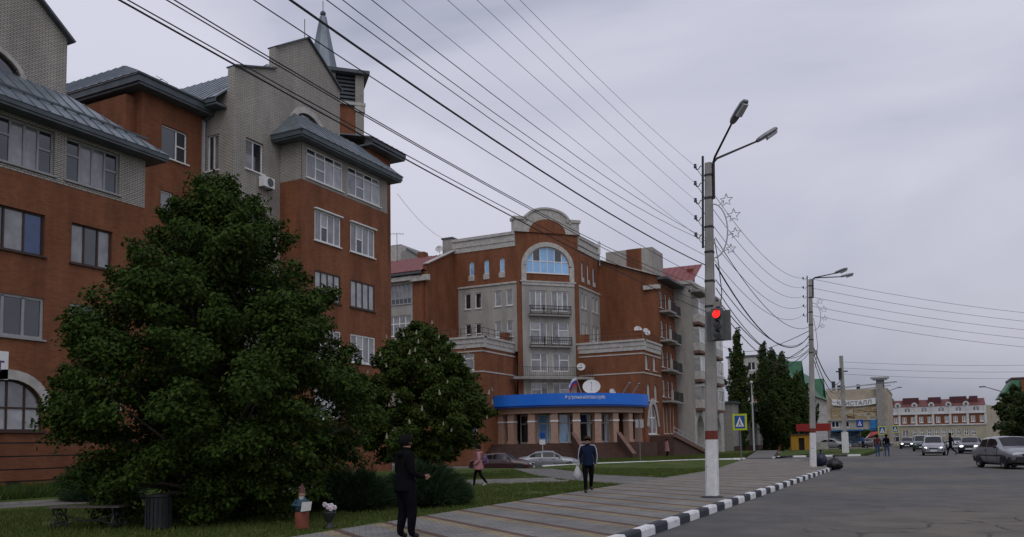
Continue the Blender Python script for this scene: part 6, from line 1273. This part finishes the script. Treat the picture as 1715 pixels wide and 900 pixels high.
    for sgn in (1, -1):
        MB().ball((S['front'][0] - .22, sgn * (sec(S['front'][0] - .22)[4][0] + .09), .98), .09, 8, .7, 1.0, .75).build('wing_mirror', paint if bump == 'paint' else bump, t, smooth=True)
        for x in ([-.62, .28] if shape != 'boxy' else [-.45]): MB().box(x - .09, x + .09, sgn * (sec(x)[4][0] + .0) - .012, sgn * (sec(x)[4][0]) + .012, .80, .835).build('door_handle', 'black_plastic', t)
        mb = MB()
        for x in [p[1] + .04 for p in S['panes'][:-1]] + [S['panes'][-1][1] + .12]:
            h = sec(x); pts = [(x, sgn * (h[k][0] + .004), h[k][1]) for k in (2, 3, 4)]; mb.tube(pts, .007, 4)
        mb.build('door_seam', 'black_plastic', t)
        if stripe: MB().box(-1.2, 1.2, sgn * .82 - .012, sgn * .82 + .012, .56, .63).build('side_moulding', 'black_plastic', t)
    MB().box(xr + .3, xf - .3, -.62, .62, .16, .24).build('underbody', 'black_plastic', t)
    return t
pmat('paint_silver', (.27, .28, .30), .3, .05, 1, metal=.35, coat=.6); pmat('paint_maroon', (.045, .010, .012), .3, .05, 1, coat=.8); pmat('paint_dark', (.02, .025, .035), .3, .05, 1, coat=.8); pmat('paint_pale', (.38, .39, .40), .35, .05, 1, coat=.5); pmat('paint_green', (.025, .05, .045), .3, .05, 1, coat=.8); pmat('paint_grey', (.16, .17, .18), .3, .05, 1, metal=.3, coat=.6)
car('parked_car', 'silver saloon car parked in front of the office steps', (-24.6, 55.3, -.42), R(24), 'sedan', 'paint_silver')
car('parked_car', 'dark maroon saloon car parked left of the silver one', (-26.2, 51.0, -.42), R(14), 'sedan', 'paint_maroon', scale=.96)
car('turning_car', 'silver boxy saloon car with black bumpers turning at the right edge', (3.35, 46.4, 0), R(-70), 'boxy', 'paint_silver', bump='black_plastic', stripe=True, scale=1.04)
car('oncoming_car', 'silver people carrier with bright headlights in the middle of the road', (.25, 77, 0), R(-90), 'van', 'paint_silver', True, .95)
car('oncoming_car', 'dark hatchback with headlights on at the left side of the road', (-2.55, 118, 0), R(-90), 'sedan', 'paint_dark', True)
car('oncoming_car', 'dark green car partly hidden behind the silver people carrier', (-.75, 99, 0), R(-90), 'van', 'paint_green', False)
car('oncoming_car', 'white car behind the running pedestrian', (2.5, 104, 0), R(-90), 'sedan', 'paint_pale', False)
car('oncoming_car', 'black car with one headlight showing behind the turning silver car', (3.2, 84, 0), R(-96), 'sedan', 'paint_dark', True)
car('distant_car', 'small pale car far down the street between the dark cars', (-2.3, 150, 0), R(-90), 'sedan', 'paint_pale', False)
car('parked_car', 'pale hatchback parked beyond the kiosk, right of the second pole', (-11.9, 123, 0), R(-20), 'sedan', 'paint_pale', False)
car('parked_car', 'grey car parked among the stalls of the shopping centre', (-7.0, 131, 0), R(10), 'sedan', 'paint_grey', False)
pmat('parasol_red', (.36, .05, .05), .8, .1, 3)
um = thing('market_parasol', 'tilted red and white market parasol before the shopping centre', 'parasol', (-6.9, 124, 0)); MB().tube([(0, 0, 0), (.1, 0, 2.2)], .03).build('pole', 'light_metal', um)
for k in range(8):
    a, b = k * math.pi / 4, (k + 1) * math.pi / 4; mb = MB(); T_ = Matrix.Translation((.1, 0, 1.75)) @ Matrix.Rotation(R(-24), 4, 'Y'); q = [T_ @ Vector(v) for v in ((0, 0, .55), (1.3 * math.cos(a), 1.3 * math.sin(a), 0), (1.3 * math.cos(b), 1.3 * math.sin(b), 0))]
    mb.hexa(q, [v + Vector((0, 0, .012)) for v in q]); mb.build('gore', 'parasol_red' if k % 4 else 'white_frame', um)
# ---------------------------------------------------------------- people
_p = pmat
def pmat(n, *a, **k):
    if n.startswith(('cloth', 'hair')): k['spec'] = .06
    return _p(n, *a, **k)
pmat('skin', (.33, .19, .13), .6, .08, 9); pmat('hair_black', (.010, .009, .009), .95, .2, 30); pmat('hair_brown', (.06, .035, .02), .95, .2, 30); pmat('cloth_black', (.007, .007, .009), .95, .2, 6, .3, 14); pmat('cloth_navy', (.014, .022, .05), .95, .15, 6, .25, 14); pmat('cloth_pink', (.42, .21, .22), .95, .12, 6, .3, 14); pmat('cloth_rose', (.30, .15, .17), .95, .12, 6); pmat('cloth_denim', (.05, .08, .14), .95, .15, 8); pmat('cloth_maroon', (.10, .03, .03), .95, .15, 8); pmat('shoe', (.015, .015, .016), .6, .1, 8); pmat('shoe_pale', (.4, .38, .36), .6, .1, 8); pmat('bag_violet', (.16, .10, .20), .7, .15, 8); pmat('plastic_bag', (.52, .52, .53), .35, .12, 6); pmat('stripe_white', (.62, .63, .66), .7, .05, 8)
def pose(lift=(0, 0), stride=(0, 0), armf=(0, 0), elb=(.12, .12), foot_back=0):
    """joints of a 1.75 m figure facing +Y; stride: foot forward shift of right and left, armf: wrist forward shift"""
    J = dict(pel=(0, 0, .95), sp=(0, .005, 1.13), ch=(0, -.01, 1.32), nk=(0, .0, 1.475), hb=(0, .02, 1.56), hd=(0, .03, 1.655))
    for i, (s, n) in enumerate(((1, 'r'), (-1, 'l'))):
        J['sh' + n] = (s * .185, -.01, 1.405); J['el' + n] = (s * .245, armf[i] * .25 - .06, 1.13); J['wr' + n] = (s * .225, armf[i] + .03, .90 + elb[i] * abs(armf[i])); J['ha' + n] = (s * .225, armf[i] * 1.25 + .05, .82 + elb[i] * 1.6 * abs(armf[i]))
        J['hi' + n] = (s * .095, 0, .90); f = stride[i]; up = lift[i]; J['kn' + n] = (s * .10, f * .55 + .05 + up * .25, .50 + up * .15); J['an' + n] = (s * .10, f - (.0 if up == 0 else .1), .085 + up); J['to' + n] = (s * .115, f + .15 - (up * .35), .035 + up * .55)
    return J
BONES = [('pel', 'sp', 'top'), ('sp', 'ch', 'top'), ('ch', 'nk', 'top'), ('nk', 'hb', 'skin'), ('hb', 'hd', 'skin')] + [b for n in 'rl' for b in (('ch', 'sh' + n, 'top'), ('sh' + n, 'el' + n, 'top'), ('el' + n, 'wr' + n, 'top'), ('wr' + n, 'ha' + n, 'skin'), ('pel', 'hi' + n, 'leg'), ('hi' + n, 'kn' + n, 'leg'), ('kn' + n, 'an' + n, 'leg'), ('an' + n, 'to' + n, 'shoe'))]
RAD = dict(pel=.145, sp=.125, ch=.15, nk=.062, hb=.085, hd=.092, sh=.078, el=.052, wr=.036, ha=.030, hi=.105, kn=.068, an=.048, to=.042)
def person(label, loc, rz, J, top, leg, shoe='shoe', h=1.75, hair='hair_black', loose=1.0, leg_loose=1.0, hood=False, long_hair=False):
    t = thing('person', label, 'person', loc, rz); k = h / 1.75; t.scale = (k, k, k); names = list(J); me = bpy.data.meshes.new('body'); me.from_pydata([J[n] for n in names], [(names.index(a), names.index(b)) for a, b, _ in BONES], []); o = bpy.data.objects.new('body', me); C.objects.link(o)
    sk = o.modifiers.new('skin', 'SKIN'); sk.use_smooth_shade = True; sv = me.skin_vertices[0].data
    for i, n in enumerate(names):
        key = n if n in RAD else n[:-1]; r = RAD[key] * (loose if key in ('pel', 'sp', 'ch', 'sh', 'el', 'wr') else 1) * (leg_loose if key in ('hi', 'kn', 'an') else 1); sv[i].radius = (r, r * (.82 if key in ('sp', 'ch', 'pel') else 1)); sv[i].use_root = (n == 'pel')
    ss = o.modifiers.new('sub', 'SUBSURF'); ss.levels = 2; ss.render_levels = 2; bpy.context.view_layer.update()
    bm_ = bpy.data.meshes.new_from_object(o.evaluated_get(bpy.context.evaluated_depsgraph_get())); bpy.data.objects.remove(o); autouv(bm_); mats = {'top': top, 'leg': leg, 'skin': 'skin', 'shoe': shoe}; order = ['top', 'leg', 'skin', 'shoe']
    b = link('body', bm_, [mats[q] for q in order], t); segs = [(Vector(J[a]), Vector(J[c]), order.index(q), RAD[a if a in RAD else a[:-1]]) for a, c, q in BONES]
    for p in bm_.polygons:
        c = p.center; best = None
        for a, e_, q, rr in segs:
            ab = e_ - a; u = max(0, min(1, (c - a).dot(ab) / max(1e-9, ab.length_squared))); d = (c - (a + ab * u)).length - rr * .6
            if best is None or d < best[0]: best = (d, q)
        q = best[1]
        if q == 0 and c.z < .84 and abs(c.x) < .2: q = 1
        p.material_index = q
    # head details
    hd = Vector(J['hd']); mb = MB(); ns_ = 14
    for i in range(5):
        for j in range(ns_): pass
    hb = MB(); hb.ball((hd.x, hd.y - .018, hd.z + .02), .118, 14, .95, 1.06, 1.04); keep = []
    hb.f = [f for f in hb.f if not (sum(hb.v[i][1] for i in f) / len(f) > hd.y + .035 and sum(hb.v[i][2] for i in f) / len(f) < hd.z + .06) and sum(hb.v[i][2] for i in f) / len(f) > hd.z - (.10 if not long_hair else .2)]
    hb.v = [tuple(Vector(v) + Vector((1, 1, .6)) * (.020 * mnoise.noise(Vector(v) * 38))) for v in hb.v]
    hb.build('hair', hair, t, smooth=True)
    MB().lathe([(0, .028), (.012, .014), (.016, 0)], (hd.x, hd.y + .082, hd.z - .02), 8, 'y').build('nose', 'skin', t, smooth=True)
    for s in (-1, 1):
        MB().ball((hd.x + s * .035, hd.y + .082, hd.z + .012), .0075, 6).build('eye', 'hair_black', t); MB().ball((hd.x + s * .092, hd.y, hd.z - .005), .026, 8, .4, .8, 1.1).build('ear', 'skin', t)
    MB().box(hd.x - .025, hd.x + .025, hd.y + .082, hd.y + .09, hd.z - .062, hd.z - .054).build('mouth', 'cloth_maroon', t)
    for n, s in (('r', 1), ('l', -1)):
        w0, h0 = Vector(J['wr' + n]), Vector(J['ha' + n]); d = (h0 - w0).normalized(); sd_ = Vector((0, 1, 0)) - d * d.y; sd_.normalize(); mb = MB(); c = h0 - d * .02
        for q in range(4):
            a = c + sd_ * (.027 - .018 * q); L_ = (.066, .075, .07, .055)[q]; nrm = d.cross(sd_) * (s); mb.tube([a, a + d * L_ * .55 - nrm * .006, a + d * L_ - nrm * .024], [.0095, .009, .007], 6)
        th = w0 + d * .03 + sd_ * .028; mb.tube([th, th + d * .03 + sd_ * .022, th + d * .062 + sd_ * .020], [.011, .010, .008], 6); mb.build('fingers', 'skin', t, smooth=True)
    if hood: mb = MB(); mb.lathe([(.075, 1.50), (.125, 1.49), (.14, 1.45), (.12, 1.41)], (0, -.03, 0), 14); mb.build('hood', top, t, smooth=True)
    return t
def hem(t, mat, z0, z1, r0, r1, name='jacket_hem', cy=0): MB().lathe([(r0 * .96, z0 + .01), (r0, z0), (r0 * 1.01, z0 + .05), (r1, z1)], (0, cy, 0), 20).build(name, mat, t, smooth=True)
# nearest: person in black, back three-quarter turned to the right
t = person('person in black jacket and wide trousers in the foreground, hands in front', (-7.35, 11.0, .15), R(-28), pose(armf=(.20, .20), elb=(.75, .75), stride=(.05, -.06)), 'cloth_black', 'cloth_black', h=1.58, loose=1.25, leg_loose=1.4, hood=True); hem(t, 'cloth_black', .80, 1.12, .20, .165)
# man in a tracksuit with a carrier bag
tm_ = person('man in navy tracksuit with white sleeve stripes walking towards the camera', (-8.75, 22.4, .15), R(205), pose(stride=(.16, -.20), lift=(0, .10), armf=(-.06, .05), elb=(.3, .3)), 'cloth_navy', 'cloth_black', h=1.58, hair='hair_brown', loose=1.14, leg_loose=1.15); hem(tm_, 'cloth_navy', .84, 1.14, .185, .165)
for s, n in ((1, 'r'), (-1, 'l')):
    J = pose(stride=(.16, -.20), lift=(0, .10), armf=(-.06, .05), elb=(.3, .3)); o_ = Vector((s * .052, .02, .02)); MB().tube([Vector(J['nk']) + Vector((s * .06, .02, .03)), Vector(J['sh' + n]) + Vector((s * .03, .02, .085)), Vector(J['sh' + n]) + Vector((s * .075, .03, .0)), Vector(J['el' + n]) + o_ * 1.05, Vector(J['wr' + n]) + o_ * .72], [.010, .014, .015, .014, .011], 6).build('sleeve_stripe', 'stripe_white', tm_, smooth=True)
pb = thing('carrier_bag', 'white plastic carrier bag held by the man in the tracksuit', 'bag', (-9.06, 22.35, .15)); b = bmesh.new(); bmesh.ops.create_icosphere(b, subdivisions=3, radius=1)
for v in b.verts:
    n_ = mnoise.noise(v.co * 2.3) * .14; q = v.co * (1 + n_); z = q.z * .5 + .5; kk = .16 * (1.15 - .75 * z); v.co = (q.x * kk, q.y * kk * .6, .36 + z * .40)
me = bpy.data.meshes.new('bag_body'); b.to_mesh(me); b.free(); autouv(me); me.polygons.foreach_set('use_smooth', [True] * len(me.polygons)); link('bag_body', me, 'plastic_bag', pb); MB().tube([(-.03, 0, .72), (-.02, 0, .82), (.02, 0, .84), (.04, 0, .72)], .012, 6).build('handle', 'plastic_bag', pb)
# girl in pink jacket with rucksack, walking left
tg = person('girl in pink jacket with a violet rucksack walking along the path', (-13.95, 25.4, .11), R(116), pose(stride=(.22, -.26), lift=(0, .07), armf=(.05, .10), elb=(.5, .9)), 'cloth_pink', 'cloth_black', 'shoe_pale', h=1.42, hair='hair_black', loose=1.22, long_hair=True); hem(tg, 'cloth_pink', .72, 1.15, .215, .18)
MB().lathe([(.09, 1.50), (.15, 1.49), (.155, 1.43), (.11, 1.40)], (0, -.03, 0), 14).build('hood', 'cloth_pink', tg, smooth=True)
rk = thing('rucksack', 'violet rucksack on the back of the girl in pink', 'rucksack', (-13.95, 25.4, .11), R(116)); s_ = 1.42 / 1.75; rk.scale = (s_,) * 3
b = bmesh.new(); bmesh.ops.create_cube(b, size=1); bmesh.ops.bevel(b, geom=b.edges[:], offset=.28, segments=3, affect='EDGES')
for v in b.verts: v.co = (v.co.x * .30, -.27 + v.co.y * .20, 1.18 + v.co.z * .42)
me = bpy.data.meshes.new('pack'); b.to_mesh(me); b.free(); autouv(me); link('pack', me, 'bag_violet', rk); MB().box(-.11, .11, -.40, -.36, 1.02, 1.2).build('pocket', 'bag_violet', rk)
for s in (-1, 1): MB().tube([(s * .10, -.19, 1.38), (s * .13, -.05, 1.47), (s * .14, .13, 1.38), (s * .15, .10, 1.15), (s * .12, -.18, 1.02)], .018, 6).build('strap', 'bag_violet', rk)
tw_ = person('woman in long pink coat walking below the ramp of the office', (-21.3, 74.2, .08), R(-100), pose(stride=(.14, -.16), armf=(.05, -.05)), 'cloth_rose', 'cloth_black', h=1.62, loose=1.25, long_hair=True); hem(tw_, 'cloth_rose', .55, 1.15, .26, .18, 'coat_skirt')
person('person in dark red top at the far kerb, left of the pair', (-3.75, 73.0, 0), R(10), pose(armf=(.05, .05)), 'cloth_maroon', 'cloth_denim', h=1.72, loose=1.1)
person('person in black jacket and jeans at the far kerb, right of the pair', (-3.1, 73.4, 0), R(-20), pose(stride=(.1, -.08)), 'cloth_black', 'cloth_denim', h=1.75, loose=1.1)
person('pedestrian in black crossing the road with long strides', (1.45, 74, 0), R(70), pose(stride=(.30, -.42), lift=(0, .12), armf=(-.2, .25), elb=(.4, .6)), 'cloth_black', 'cloth_black', h=1.76, loose=1.05)
person('small figure in blue standing among the stalls by the white pole foot', (-8.3, 126, 0), R(180), pose(), 'sign_blue', 'cloth_black', h=1.7, loose=1.1)
